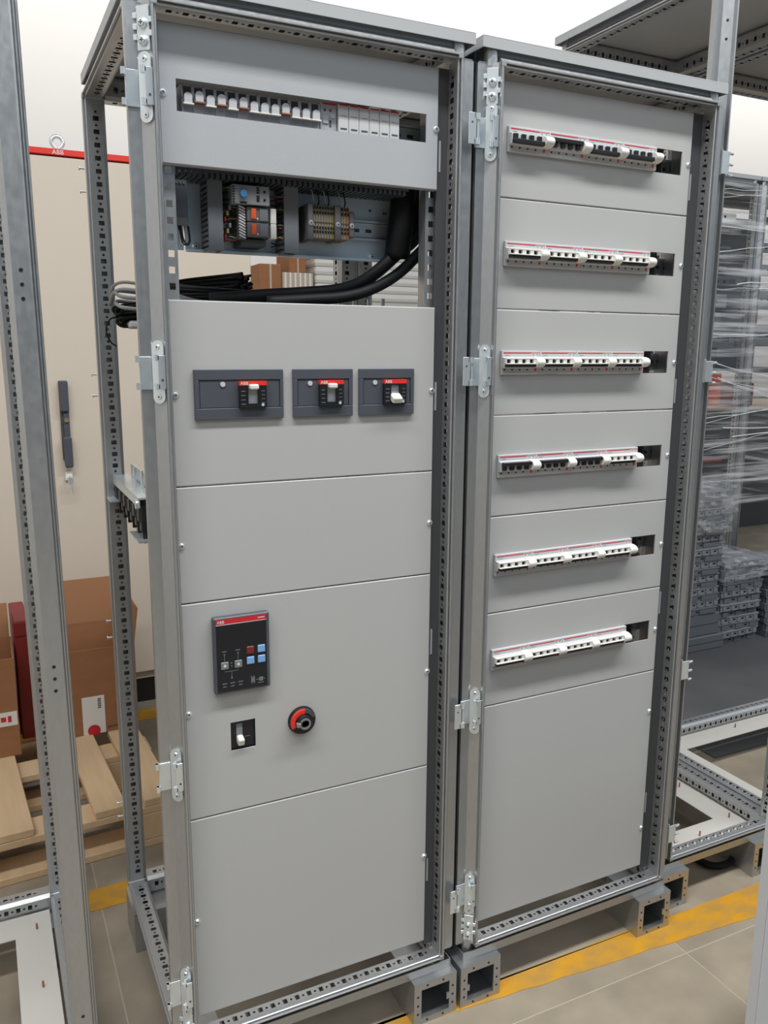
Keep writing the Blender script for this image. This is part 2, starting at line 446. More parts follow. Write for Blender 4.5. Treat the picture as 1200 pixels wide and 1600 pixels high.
# ------------------------------------------------------------------ panels
def panel_mesh(x0, x1, z0, z1, holes=(), m='panel', e=0.0015, t=0.014):
    """front face at y=0 facing -Y, chamfered edges, folded rim going back"""
    mb = MB(); g = 0.0009
    x0 += g; x1 -= g; z0 += g; z1 -= g
    xs = sorted({x0+e, x1-e} | {h[0] for h in holes} | {h[1] for h in holes})
    zs = sorted({z0+e, z1-e} | {h[2] for h in holes} | {h[3] for h in holes})
    for i in range(len(xs)-1):
        for j in range(len(zs)-1):
            cx, cz = (xs[i]+xs[i+1])/2, (zs[j]+zs[j+1])/2
            if any(h[0] < cx < h[1] and h[2] < cz < h[3] for h in holes): continue
            mb.add([(xs[i], 0, zs[j]), (xs[i+1], 0, zs[j]), (xs[i+1], 0, zs[j+1]), (xs[i], 0, zs[j+1])], [(0, 1, 2, 3)])
    A = [(x0+e, 0, z0+e), (x1-e, 0, z0+e), (x1-e, 0, z1-e), (x0+e, 0, z1-e)]
    B = [(x0, e, z0), (x1, e, z0), (x1, e, z1), (x0, e, z1)]
    C = [(x0, t, z0), (x1, t, z0), (x1, t, z1), (x0, t, z1)]
    for P, Q in ((A, B), (B, C)):
        mb.add(P+Q, [(k, 4+k, 4+(k+1) % 4, (k+1) % 4) for k in range(4)])
    for h in holes:
        q = [(h[0], h[2]), (h[1], h[2]), (h[1], h[3]), (h[0], h[3])]
        mb.add([(a, 0, b) for a, b in q]+[(a, 0.0025, b) for a, b in q], [(k, (k+1) % 4, 4+(k+1) % 4, 4+k) for k in range(4)])
        mb.add([(a, 0.0025, b) for a, b in ((x0, z0), (x1, z0), (x1, z1), (x0, z1))], [])
    return mb.mesh('front_panel', m)
def screw_mesh():
    mb = MB()
    mb.cyl((0, -0.0006, 0), (0, 0.001, 0), 0.0062, n=14)
    mb.cyl((0, -0.0035, 0), (0, -0.0006, 0), 0.0030, 0.0048, n=12)
    mb.cur = 1
    mb.box(-0.0024, 0.0024, -0.0038, -0.003, -0.0006, 0.0006); mb.box(-0.0006, 0.0006, -0.0038, -0.003, -0.0024, 0.0024)
    return mb.mesh('panel_screw', ['zinc', 'steeldark'])
SCREW = screw_mesh()
def bolt_mesh():
    mb = MB()
    mb.cyl((0, 0, 0), (0, -0.0035, 0), 0.0078, 0.0072, n=16)
    mb.cyl((0, -0.0035, 0), (0, -0.0055, 0), 0.0066, 0.004, n=16)
    mb.cur = 1
    mb.box(-0.003, 0.003, -0.006, -0.0052, -0.0007, 0.0007); mb.box(-0.0007, 0.0007, -0.006, -0.0052, -0.003, 0.003)
    return mb.mesh('bolt', ['zinc', 'steeldark'])
BOLT = bolt_mesh()
def small_screw_mesh():
    mb = MB(); mb.cyl((0, 0, 0), (0, -0.002, 0), 0.0048, 0.0036, n=12)
    mb.cur = 1; mb.cyl((0, -0.0018, 0), (0, -0.0023, 0), 0.0016, n=6)
    return mb.mesh('screw', ['zinc', 'steeldark'])
SSCREW = small_screw_mesh()

# chamfer face frame of the left front post: centre (0.024,0.024), facing (-1,-1)
CH = Matrix.Rotation(R(-43), 4, 'Z')
def hinge(root, z, spread, mirrored=False):
    """hinge on the left front post; plate lies on the chamfer"""
    mb = MB(); n = 10
    # round ended plate in the chamfer's own plane (x along the face, y outward = -)
    w = 0.0105; hz = 0.0385
    poly = [(w*math.cos(math.pi*k/n), hz+w*math.sin(math.pi*k/n)) for k in range(n+1)] + [(-w*math.cos(math.pi*k/n), -hz-w*math.sin(math.pi*k/n)) for k in range(n+1)]
    f = lambda a, b, h: tuple(Matrix.Translation((0.027, 0.0175, 0)) @ CH @ Vector((a, h, b)))
    mb.prism(poly, -0.0005, -0.0032, f)
    h = put('hinge', recalc(mb.mesh('hinge', 'zinc')), root, (0, 0, z))
    for dz in (-0.0385, 0.0385):
        put('screw', SSCREW, h, tuple(Matrix.Translation((0.027, 0.0175, dz)) @ CH @ Vector((0, -0.003, 0))), (0, 0, R(-43)))
    # knuckle flange near the lip
    mb = MB()
    mb.box(0.0225, 0.0345, 0.0050, 0.0070, -0.026, 0.026, 0.0006)
    mb.box(0.0225, 0.0245, 0.0050, 0.018, -0.026, -0.019); mb.box(0.0225, 0.0245, 0.0050, 0.018, 0.019, 0.026)
    mb.cyl((0.0205, 0.0075, -0.027), (0.0205, 0.0075, -0.017), 0.0034, n=10); mb.cyl((0.0205, 0.0075, 0.017), (0.0205, 0.0075, 0.027), 0.0034, n=10)
    mb.cur = 1; mb.cyl((0.029, 0.0046, -0.012), (0.029, 0.0051, -0.012), 0.002, n=8)
    put('hinge_flange', mb.mesh('hinge_flange', ['zinc', 'steeldark']), h)
    # swung leaf towards the outer side with pin barrels
    mb = MB()
    if spread:
        mb.box(-0.004, 0.018, 0.0215, 0.0235, -0.027, 0.024, 0.0006)
        mb.box(-0.027, -0.012, 0.0060, 0.0082, -0.026, 0.026, 0.0006)
        mb.box(-0.016, -0.006, 0.0060, 0.0082, 0.017, 0.026); mb.box(-0.016, -0.006, 0.0060, 0.0082, -0.026, -0.017)
        for a, b in ((-0.026, -0.015), (0.015, 0.026)):
            mb.cyl((-0.007, 0.0085, a), (-0.007, 0.0085, b), 0.0040, n=10)
        mb.cyl((-0.007, 0.0085, -0.015), (-0.007, 0.0085, 0.015), 0.0018, n=8)
        mb.box(-0.0055, -0.004, 0.0085, 0.0225, -0.026, 0.024)
        mb.cur = 1; mb.cyl((-0.020, 0.0056, 0.010), (-0.020, 0.0061, 0.010), 0.0018, n=8)
    else:
        mb.box(-0.003, 0.017, 0.0222, 0.0242, -0.027, 0.024, 0.0006)
        for a, b in ((-0.027, -0.017), (0.015, 0.025)):
            mb.cyl((-0.005, 0.0225, a), (-0.005, 0.0225, b), 0.0040, n=10)
            mb.box(-0.0085, -0.004, 0.018, 0.0245, a, b)
    put('hinge_leaf', mb.mesh('hinge_leaf', ['zinc', 'steeldark']), h)
    return h
def bracket(root, z):
    mb = MB()
    xf = Matrix.Translation((0.027, 0.0175, 0)) @ CH
    mb.box(-0.0105, 0.0105, -0.003, -0.0005, -0.030, 0.030, 0.0006, xf)
    for dz in (0.017, 0.002, -0.012):
        mb.box(-0.0175, -0.0095, -0.0045, -0.002, dz-0.004, dz+0.004, 0.0006, xf)
    for dz in (0.010, -0.008): mb.box(0.0095, 0.0160, -0.0045, -0.002, dz-0.004, dz+0.004, 0.0006, xf)
    o = put('corner_bracket', mb.mesh('corner_bracket', 'zinc'), root, (0, 0, z))
    for dz in (0.006, -0.0175):
        put('bolt', BOLT, o, tuple(xf @ Vector((0, -0.003, dz))), (0, 0, R(-43)))
    return o

# ------------------------------------------------------------------ the two cabinets in the middle
H1 = 1.922; CW = 0.593; CWR = 0.602; CD = 0.575
TH = 0.0132
left = thing('switchgear_cabinet', 'galvanized switchgear cabinet with control screen, rotary handle and open wiring bay', 'cabinet', (-0.049, -0.03, 0))
right = thing('switchgear_cabinet', 'galvanized cabinet with six rows of breakers on light grey panels', 'cabinet', (0.553, -0.0300, 0), TH)
build_frame(left, CW, CD, H1)
build_frame(right, CWR, CD, H1)
mb = MB(); mb.box(-0.0035, -0.0003, 0.032, 0.05, 0.118, 1.905); put('gap_shade_strip', mb.mesh('gap_shade_strip', 'rubber'), right, label='black strip added to darken the gap between the two cabinets')  # black strip added so the open gap between cabinets reads dark
LX = lambda x: x+0.049
PY = 0.03
SXL, SXR = LX(0.004), LX(0.4735)
def screw(root, x, z): put('panel_screw', SCREW, root, (x, PY, z))

pl, pr_ = LX(-0.0025), LX(0.479)
spec = [(1.667, 1.8685, 'top'), (1.167, 1.467, 'mccb'), (0.967, 1.167, 'blank'), (0.567, 0.967, 'ctrl'), (0.165, 0.567, 'base')]
for z0, z1, k in spec:
    holes = []
    if k == 'top': holes = [(LX(0.024), LX(0.4545), 1.7445, 1.7905)]
    if k == 'ctrl': holes = [(LX(0.077), LX(0.1225), 0.6845, 0.7385)]
    o = put('front_panel', panel_mesh(pl, pr_, z0, z1, holes, 'panel2' if k == 'top' else 'panel'), left, (0, PY, 0))
    zc = {'top': 1.768, 'mccb': 1.317, 'blank': 1.068, 'ctrl': 0.769, 'base': 0.365}[k]
    screw(left, SXL, zc); screw(left, SXR, zc)
# --- top row of devices (13 poles, one auxiliary block, six blanking covers)
def pole_mesh():
    mb = MB(); w = 0.0173
    mb.box(0, w, 0.008, 0.06, -0.0225, 0.0225, 0.0006)                 # body
    mb.box(0, w, 0.004, 0.009, -0.0215, 0.0015, 0.001)                 # raised lower nose
    mb.box(0, 0.0022, 0.003, 0.009, 0.0015, 0.0185); mb.box(w-0.0022, w, 0.003, 0.009, 0.0015, 0.0185)
    mb.cur = 1; mb.box(0.0022, w-0.0022, 0.0074, 0.0085, 0.0015, 0.0185)
    return mb.mesh('circuit_breaker', ['dev2', 'darkgrey'])
POLE = pole_mesh()
def pole_lever():
    mb = MB(); n = 8
    poly = [(0.0025, -0.0085), (0.0148, -0.0085), (0.0148, 0.002)]+[(0.00865+0.0062*math.cos(math.pi*k/n), 0.002+0.0052*math.sin(math.pi*k/n)) for k in range(1, n)]+[(0.0025, 0.002)]
    mb.prism(poly, 0.0075, -0.004, lambda a, b, h: (a, h, b))
    return recalc(mb.mesh('lever', 'lever'))
PLEV = pole_lever()
mb = MB(); mb.box(0.0008, 0.0170, -0.0055, 0.003, -0.0010, 0.0010); TIEW = mb.mesh('lever_tie', 'white')
mb = MB(); mb.box(0.0008, 0.0170, -0.0055, 0.003, -0.0010, 0.0010); TIER = mb.mesh('lever_tie', 'copper')
ZR = 1.768; W1 = 0.0175
for i in range(13):
    p = put('circuit_breaker', POLE, left, (LX(0.0355)+W1*i, PY+0.012, ZR))
    hi = i in (1, 3, 5, 9)
    dz = 0.0035 if hi else 0.0
    put('lever', PLEV, p, (0, 0, dz+0.0005))
    put('lever_tie', TIER if hi else TIEW, p, (0, 0, dz-0.0085))
mb = MB(); mb.box(0, 0.029, 0.006, 0.06, -0.0225, 0.0225, 0.0006)
mb.cur = 1
for x in (0.008, 0.018): mb.cyl((x, 0.0055, 0.011), (x, 0.0065, 0.011), 0.0022, n=8)
mb.box(0.016, 0.019, 0.0052, 0.0065, -0.014, -0.004)
mb.cur = 2; mb.box(0.004, 0.014, 0.0045, 0.0065, -0.010, 0.003, 0.0005); mb.box(0.017, 0.026, 0.0045, 0.0065, -0.001, 0.006, 0.0005)
mb.cur = 3; mb.box(0.004, 0.028, 0.0057, 0.0065, 0.0195, 0.0222)
put('auxiliary_block', mb.mesh('auxiliary_block', ['dev2', 'steeldark', 'lever', 'red']), left, (LX(0.2635), PY+0.009, ZR))
mb = MB(); mb.box(0.0004, 0.0187, 0.0, 0.05, -0.0225, 0.0225, 0.0008)
mb.cur = 1; mb.box(0.002, 0.017, -0.0003, 0.0005, 0.0198, 0.0222)
mb.cur = 2; mb.box(0.004, 0.0155, -0.0003, 0.0005, -0.0170, -0.0145); mb.box(0.004, 0.0155, -0.0002, 0.0005, 0.0040, 0.0046)
BLANK = mb.mesh('blanking_module', ['dev', 'red', 'steeldark'])
for i in range(6): put('blanking_module', BLANK, left, (LX(0.2935)+0.0190*i, PY+0.010, ZR))
def din_rail(root, x0, x1, y, z):
    mb = MB()
    mb.box(x0, x1, y, y+0.0012, z-0.0175, z-0.0125); mb.box(x0, x1, y, y+0.0012, z+0.0125, z+0.0175)
    mb.box(x0, x1, y, y+0.0075, z-0.0135, z-0.0125); mb.box(x0, x1, y, y+0.0075, z+0.0125, z+0.0135)
    mb.box(x0, x1, y+0.0065, y+0.0075, z-0.0125, z+0.0125)
    mb.cur = 1; x = x0+0.02
    while x < x1-0.02:
        mb.box(x, x+0.012, y+0.0058, y+0.0066, z-0.003, z+0.003); x += 0.025
    return put('din_rail', mb.mesh('din_rail', ['zinc', 'steeldark']), root)
din_rail(left, 0.03, CW-0.05, PY+0.06, ZR)

# --- moulded case breakers
def mccb(x0, x1, ix0, ix1, bx0, bx1, up):
    z0, z1 = 1.276, 1.3575
    mb = MB()
    iz0, iz1 = 1.2945, 1.3405
    for a, b, c, d in ((x0, x1, z0, iz0), (x0, x1, iz1, z1), (x0, ix0, iz0, iz1), (ix1, x1, iz0, iz1)):
        mb.box(LX(a), LX(b), PY-0.006, PY+0.0005, c, d, 0.0008)
    o = put('breaker_frame', mb.mesh('breaker_frame', 'darkgrey'), left)
    mb = MB(); mb.box(LX(ix0+0.0008), LX(ix1-0.0008), PY-0.0045, PY+0.0005, iz0+0.0008, iz1-0.0008, 0.0005)
    put('inner_cover', mb.mesh('inner_cover', 'darkgrey'), o)
    mb = MB()
    cx = (bx0+bx1)/2; sw = 0.0085
    bz0, bz1 = 1.2945, 1.3375
    for a, b, c, d in ((bx0, cx-sw, bz0, bz1-0.006), (cx+sw, bx1, bz0, bz1-0.006), (cx-sw, cx+sw, bz0, bz0+0.007), (cx-sw, cx+sw, bz1-0.009, bz1-0.006)):
        mb.box(LX(a), LX(b), PY-0.012, PY-0.004, c, d)
    mb.cur = 1; mb.box(LX(cx-sw), LX(cx+sw), PY-0.0075, PY-0.004, bz0+0.007, bz1-0.009)
    mb.cur = 2
    for q in range(4):
        mb.box(LX(bx0+0.003), LX(bx0+0.010), PY-0.0122, PY-0.0118, bz0+0.006+q*0.007, bz0+0.0070+q*0.007)
        mb.box(LX(bx1-0.009), LX(bx1-0.003), PY-0.0122, PY-0.0118, bz0+0.008+q*0.0065, bz0+0.0088+q*0.0065)
    mb.cur = 3; mb.cyl((LX(bx1-0.007), PY-0.0125, bz0+0.005), (LX(bx1-0.007), PY-0.0118, bz0+0.005), 0.0026, n=10)
    b = put('moulded_case_breaker', mb.mesh('moulded_case_breaker', ['black', 'dev2', 'inkg', 'dev']), o)
    mb = MB(); mb.box(LX(bx0), LX(bx1), PY-0.0122, PY-0.004, bz1-0.006, bz1+0.001)
    put('red_band', mb.mesh('red_band', 'redb'), o)
    text_into('brand_text', 'ABB', 0.0075, o, (LX(bx0+0.0015), PY-0.0124, bz1-0.0052), FRONT, 'ink')
    mb = MB()
    if up: mb.box(LX(cx-sw+0.001), LX(cx+sw-0.001), PY-0.022, PY-0.006, bz1-0.0125, bz1-0.004, 0.002)
    else:
        xf = Matrix.Translation((LX(cx), PY-0.012, bz0+0.0125)) @ Matrix.Rotation(R(30), 4, 'X')
        mb.box(-0.0095, 0.0095, -0.012, 0.006, -0.006, 0.006, 0.002, xf)
    put('lever', mb.mesh('lever', 'white'), o, label='white lever switched %s' % ('up' if up else 'down'))
    mb = MB(); mb.cyl((LX(ix0+0.6*(bx0-ix0)), PY-0.006, 1.3335), (LX(ix0+0.6*(bx0-ix0)), PY-0.004, 1.3335), 0.0042, n=14)
    put('cover_screw', mb.mesh('cover_screw', 'dev'), o)
mccb(0.0335, 0.1845, 0.0415, 0.1785, 0.1065, 0.1530, True)
mccb(0.2020, 0.3125, 0.2100, 0.3050, 0.2480, 0.2925, True)
mccb(0.3250, 0.4340, 0.3330, 0.4270, 0.3710, 0.4155, False)

# --- control screen
x0, x1, z0, z1 = LX(0.049), LX(0.1485), 0.8005, 0.939
mb = MB(); mb.box(x0, x1, PY-0.013, PY+0.0005, z0, z1, 0.002)
hmi = put('control_screen', mb.mesh('control_screen', 'darkgrey'), left, label='black control screen with blue keys and a red stripe')
fx0, fx1, fz0, fz1 = x0+0.004, x1-0.006, z0+0.004, z1-0.003
mb = MB(); mb.box(fx0, fx1, PY-0.0136, PY-0.0125, fz0, fz1); put('screen_face', mb.mesh('screen_face', 'blackg'), hmi)
mb = MB(); mb.box(fx0, fx1, PY-0.0140, PY-0.0132, fz1-0.009, fz1)
put('red_band', mb.mesh('red_band', 'red'), hmi)
mb = MB(); mb.box(fx0, fx1, PY-0.0140, PY-0.0132, fz1-0.0102, fz1-0.0092); put('white_line', mb.mesh('white_line', 'ink'), hmi)
text_into('brand_text', 'ABB', 0.0072, hmi, (fx0+0.002, PY-0.0143, fz1-0.0072), FRONT, 'ink')
mb = MB(); mb.box(fx1-0.015, fx1-0.003, PY-0.0142, PY-0.0139, fz1-0.0052, fz1-0.0038); put('small_print', mb.mesh('small_print', 'ink'), hmi)
KY = PY-0.0135
def key(x, z, m, s=0.0068):
    mb = MB(); mb.box(x-s, x+s, KY-0.0022, KY, z-s, z+s, 0.0012); return put('key', mb.mesh('key', m), hmi)
kx1, kx2 = LX(0.1125), LX(0.1325)
key(kx1, 0.8745, 'darkred'); key(kx2, 0.8745, 'blue'); key(kx1, 0.8555, 'blue'); key(kx2, 0.8555, 'blue')
g1, g2 = LX(0.0665), LX(0.0905)
for gx in (g1, g2):
    k = key(gx, 0.8525, 'keygrey')
    mb = MB(); mb.cyl((gx, KY-0.0024, 0.8525), (gx, KY-0.0021, 0.8525), 0.0024, n=10); put('key_lamp', mb.mesh('key_lamp', 'ink'), k)
mb = MB(); bx = lambda a, b, c, d: mb.box(a, b, KY-0.0004, KY, c, d)
for gx in (g1, g2):
    bx(gx-0.0003, gx+0.0003, 0.860, 0.874); bx(gx-0.0012, gx+0.0012, 0.871, 0.8735); bx(gx-0.004, gx+0.004, 0.8772, 0.8784); bx(gx-0.0003, gx+0.0003, 0.841, 0.8455)
bx(g1, g2, 0.8407, 0.8413); bx((g1+g2)/2-0.0003, (g1+g2)/2+0.0003, 0.829, 0.841); bx((g1+g2)/2-0.0014, (g1+g2)/2+0.0014, 0.8275, 0.8300)
bx((g1+g2)/2-0.001, (g1+g2)/2+0.001, 0.8545, 0.8565); bx((g1+g2)/2-0.001, (g1+g2)/2+0.001, 0.8495, 0.851)
for i, cx in enumerate((LX(0.0655), LX(0.0795), LX(0.094))):
    bx(cx-0.0042, cx+0.0042, 0.8185, 0.8198); bx(cx-0.003, cx+0.003, 0.8130, 0.8142)
for i in range(5): bx(LX(0.113)+i*0.0014, LX(0.1140)+i*0.0014, 0.812+(i % 2)*0.003, 0.826-(i % 3)*0.002)
bx(LX(0.122), LX(0.139), 0.8175, 0.8182); bx(LX(0.1275), LX(0.1345), 0.8145, 0.8215); bx(LX(0.125), LX(0.136), 0.8110, 0.8118)
put('key_print', mb.mesh('key_print', 'inkg'), hmi)
# --- small switch in its square opening
mb = MB()
sx0, sx1, sz0, sz1 = LX(0.0775), LX(0.1220), 0.6850, 0.7380
cx = LX(0.094)
mb.box(sx0-0.004, sx1+0.004, PY+0.006, PY+0.05, sz0-0.004, sz1+0.004)
mb.cur = 1; mb.box(cx-0.0055, cx+0.0055, PY+0.0045, PY+0.0062, 0.700, 0.732)
mb.cur = 2; mb.box(LX(0.104), LX(0.114), PY+0.0056, PY+0.0062, 0.7045, 0.7052)
sw = put('recessed_switch', mb.mesh('recessed_switch', ['blackg', 'inkg', 'keygrey']), left)
mb = MB(); xf = Matrix.Translation((cx, PY+0.0, 0.7035)) @ Matrix.Rotation(R(18), 4, 'X')
mb.box(-0.0056, 0.0056, -0.010, 0.006, -0.007, 0.007, 0.0018, xf)
put('lever', mb.mesh('lever', 'white'), sw, label='white lever switched down')
# --- rotary handle
rx, rz = LX(0.2105), 0.7185
mb = MB(); mb.cyl((rx, PY+0.0005, rz), (rx, PY-0.004, rz), 0.0268, 0.0262, n=36); mb.cyl((rx, PY-0.004, rz), (rx, PY-0.010, rz), 0.0255, 0.0235, n=36)
ho = put('rotary_handle', mb.mesh('rotary_handle', 'black'), left, label='black and red rotary isolator handle')
def arc_mesh(a0, a1, r0, r1, y0, y1, m, n=20):
    mb = MB(); vs = []; 
    for i in range(n+1):
        a = R(a0+(a1-a0)*i/n)
        for r, y in ((r0, y0), (r1, y0), (r1, y1), (r0, y1)): vs.append((rx+r*math.cos(a), y, rz+r*math.sin(a)))
    fs = []
    for i in range(n):
        for k in range(4): fs.append((i*4+k, i*4+(k+1) % 4, (i+1)*4+(k+1) % 4, (i+1)*4+k))
    fs += [(0, 3, 2, 1), (n*4, n*4+1, n*4+2, n*4+3)]
    mb.add(vs, fs); return recalc(mb.mesh('arc', m))
put('red_arc', arc_mesh(82, 205, 0.0165, 0.0242, PY-0.0128, PY-0.004, 'redb'), ho)
put('grey_arc', arc_mesh(20, 80, 0.0175, 0.0242, PY-0.0122, PY-0.004, 'steeldark'), ho)
mb = MB(); mb.cyl((rx, PY-0.010, rz), (rx, PY-0.020, rz), 0.0160, 0.0135, n=28)
put('knob_body', mb.mesh('knob_body', 'black'), ho)
put('knob_ring', arc_mesh(-150, 150, 0.0075, 0.0108, PY-0.0215, PY-0.0195, 'keygrey'), ho)
mb = MB(); mb.box(rx-0.0165, rx-0.0085, PY-0.024, PY-0.016, rz-0.0042, rz+0.0042, 0.001); put('knob_pointer', mb.mesh('knob_pointer', 'keygrey'), ho)
mb = MB(); mb.box(rx-0.006, rx+0.008, PY-0.0200, PY-0.0155, rz-0.0055, rz+0.0055, 0.001); put('knob_hub', mb.mesh('knob_hub', 'blackg'), ho)

# --- hinges and brackets
for z in (1.768, 1.354, 0.668, 0.238): hinge(left, z, False)
bracket(left, 1.848); bracket(left, 0.163)
for z in (1.772, 1.352, 0.670, 0.254): hinge(right, z, True)
bracket(right, 1.848); bracket(right, 0.173)

# --- right cabinet panels and breakers
RX = lambda s: s+0.0646
rp0, rp1 = 0.048, RX(0.462)
rows = [1.768-0.2*i for i in range(6)]
for i in range(6):
    put('front_panel', panel_mesh(rp0, rp1, 1.667-0.2*i, 1.867-0.2*i+(0.0015 if i == 0 else 0), [(RX(0.004), RX(0.436), rows[i]-0.0228, rows[i]+0.0228)]), right, (0, PY, 0))
    for sxx in (rp0+0.006, RX(0.4545)): screw(right, sxx, rows[i]-0.0005)
put('front_panel', panel_mesh(rp0, rp1, 0.165, 0.667), right, (0, PY, 0))
for zc in (0.567, 0.268):
    for sxx in (rp0+0.006, RX(0.4545)): screw(right, sxx, zc)
UW = 0.0893
def unit_body():
    mb = MB(); bw = 0.0706
    mb.box(0.0002, UW-0.0002, -0.0065, 0.05, -0.0222, 0.0222, 0.0006)
    # central nose of the four poles
    prof = [(-0.0065, 0.0105), (-0.0150, 0.0080), (-0.0150, -0.0095), (-0.0065, -0.0115)]
    mb.prism([(y, z) for y, z in prof], 0.0004, bw, lambda a, b, h: (h, a, b))
    return recalc_keep(mb.mesh('breaker_unit', 'dev'))
def recalc_keep(me): return recalc(me)
UB = unit_body()
def bulge():
    mb = MB(); n = 12; x0, x1 = 0.0700, 0.0885
    poly = [(-0.006-0.0215*math.sin(math.pi*k/n)**0.8, 0.0105*math.cos(math.pi*k/n)+0.0002) for k in range(n+1)]
    mb.prism(poly, x0, x1, lambda a, b, h: (h, a, b))
    me = recalc(mb.mesh('residual_current_block', 'white'))
    return me
BU = bulge()
def lever_black(up):
    s = 1 if up else -1
    mb = MB()
    mb.box(0.002, 0.0695, -0.0235, -0.0140, *sorted((s*0.0018, s*0.0088)), 0.001)
    for p in range(4):
        x = 0.0030+0.0176*p
        mb.box(x, x+0.0088, -0.0200, -0.0140, *sorted((s*0.003, -s*0.0072)), 0.0006)
    return mb.mesh('lever', 'black')
LBU, LBD = lever_black(True), lever_black(False)
def lever_white():
    mb = MB()
    # white rail with four window openings over a dark bar
    mb.box(0.0010, 0.0700, -0.0215, -0.0140, 0.0062, 0.0092, 0.0006)
    for p in range(5):
        x = -0.0057+0.0176*p
        a, b = max(0.001, x), min(0.070, x+0.0084)
        mb.box(a, b, -0.0210, -0.0140, -0.0015, 0.0070, 0.0004)
    mb.box(0.0010, 0.0700, -0.0240, -0.0140, -0.0032, -0.0012, 0.0005)
    mb.cur = 1
    mb.box(0.0020, 0.0695, -0.0225, -0.0140, -0.0085, -0.0034, 0.0008)
    mb.box(0.0020, 0.0690, -0.0158, -0.0140, -0.0012, 0.0064)
    return mb.mesh('lever', ['white', 'black'])
LW = lever_white()
mb = MB()
for p in range(4): mb.cyl((0.0070+0.0176*p, -0.0070, -0.0138), (0.0070+0.0176*p, -0.0062, -0.0138), 0.0018, n=8)
DOTS = mb.mesh('indicator_dots', 'black')
mb = MB(); mb.box(0.0773, 0.0805, -0.0085, -0.006, -0.0168, -0.0112, 0.0006); TEST = mb.mesh('test_button', 'redb')
mb = MB(); mb.box(0.004, 0.0675, -0.0069, -0.0062, 0.0172, 0.0190); mb.box(0.0675, 0.0885, -0.0068, -0.0062, 0.0180, 0.0188); REDS = mb.mesh('red_stripe', 'red')
mb = MB()
for x in (0.0735, 0.083):
    mb.box(x-0.0015, x+0.0015, -0.0068, -0.0062, 0.0150, 0.0162); mb.box(x-0.001, x+0.001, -0.0068, -0.0062, 0.0122, 0.0130)
mb.box(0.008, 0.018, -0.0068, -0.0062, 0.0134, 0.0140)
PRT = mb.mesh('small_print', 'inkg')
styles = [['d', 'u', 'd', 'd'], ['w']*4, ['w']*4, ['u', 'u', 'u', 'w'], ['w']*4, ['w']*4]
LABU = {'u': 'breaker with black levers up', 'd': 'breaker with black levers down', 'w': 'breaker with white levers'}
for i in range(6):
    for k in range(4):
        u = put('circuit_breaker', UB, right, (RX(0.0045)+UW*k, PY, rows[i]), label=LABU[styles[i][k]])
        put('residual_current_block', BU, u); put('indicator_dots', DOTS, u); put('test_button', TEST, u); put('red_stripe', REDS, u); put('small_print', PRT, u)
        put('lever', {'u': LBU, 'd': LBD, 'w': LW}[styles[i][k]], u)
    din_rail(right, 0.055, CWR-0.05, PY+0.05, rows[i])
    mb = MB(); mb.box(RX(0.385), RX(0.400), PY+0.045, PY+0.060, rows[i]-0.02, rows[i]+0.028); mb.box(RX(0.410), RX(0.414), PY+0.03, PY+0.07, rows[i]-0.06, rows[i]+0.05)
    put('rail_stop', mb.mesh('rail_stop', 'steeldark'), right)
# perforated mounting uprights behind the panels, both cabinets
def upright(root, x0, x1, y, z0, z1):
    mb = MB()
    f = lambda a, b, h: (a, b, h)
    cm = (x0+x1)/2; n = int((z1-z0)/0.025)
    def q(a, b, c, d): mb.add([(a, y, c), (b, y, c), (b, y, d), (a, y, d)], [(0, 1, 2, 3)])
    for i in range(n):
        z = z0+i*0.025; s = 0.0048; t = 0.0052; m = z+0.0125
        q(x0, cm-s, z, z+0.025); q(cm+s, x1, z, z+0.025); q(cm-s, cm+s, z, m-t); q(cm-s, cm+s, m+t, z+0.025)
    ze = z0+n*0.025
    mb.add([(x0, y, z0), (x0, y+0.025, z0), (x0, y+0.025, ze), (x0, y, ze)], [(0, 1, 2, 3)])
    mb.add([(x1, y, z0), (x1, y+0.025, z0), (x1, y+0.025, ze), (x1, y, ze)], [(0, 1, 2, 3)])
    return put('mounting_upright', mb.mesh('mounting_upright', 'galv'), root)
for rt, Wc in ((left, CW), (right, CWR)):
    upright(rt, 0.050, 0.070, PY+0.018, 0.15, 1.87); upright(rt, 0.514, 0.536, PY+0.018, 0.15, 1.87)
    # dark plates added beside the panel, gap shade in their colour, pale slots
    mb = MB(); mb.box(0.529, Wc-0.0425, PY+0.007, PY+0.010, 0.15, 1.87); mb.box(Wc-0.045, Wc-0.0435, PY+0.010, PY+0.06, 0.15, 1.87)
    mb.cur = 1
    for z in (1.70, 1.28, 0.80, 0.30): mb.box(0.5325, 0.5365, PY+0.0062, PY+0.007, z, z+0.052)
    put('gap_shade_plate', mb.mesh('gap_shade_plate', ['steeldark', 'dev2']), rt)

# --- open wiring bay of the left cabinet
mp_ = MB(); my = 0.125+PY
mp_.box(LX(0.058), LX(0.452), my, my+0.002, 1.555, 1.74); mp_.box(LX(0.058), LX(0.452), my-0.016, my, 1.553, 1.5565)
mp_.box(LX(0.020), LX(0.056), my+0.004, my+0.006, 1.556, 1.74)
mp_.cur = 1
for x, z in ((0.405, 1.645), (0.433, 1.642), (0.438, 1.642)): mp_.cyl((LX(x), my-0.0006, z), (LX(x), my+0.0005, z), 0.0026, n=8)
plate = put('mounting_plate', mp_.mesh('mounting_plate', ['plate', 'steeldark']), left, label='bluish zinc mounting plate')
for x, z in ((0.075, 1.563), (0.408, 1.5625)):
    put('bolt', BOLT, plate, (LX(x), my, z))
din_rail(left, LX(0.250), LX(0.440), my-0.0085, 1.608)
din_rail(left, LX(0.115), LX(0.205), my-0.0085, 1.592)
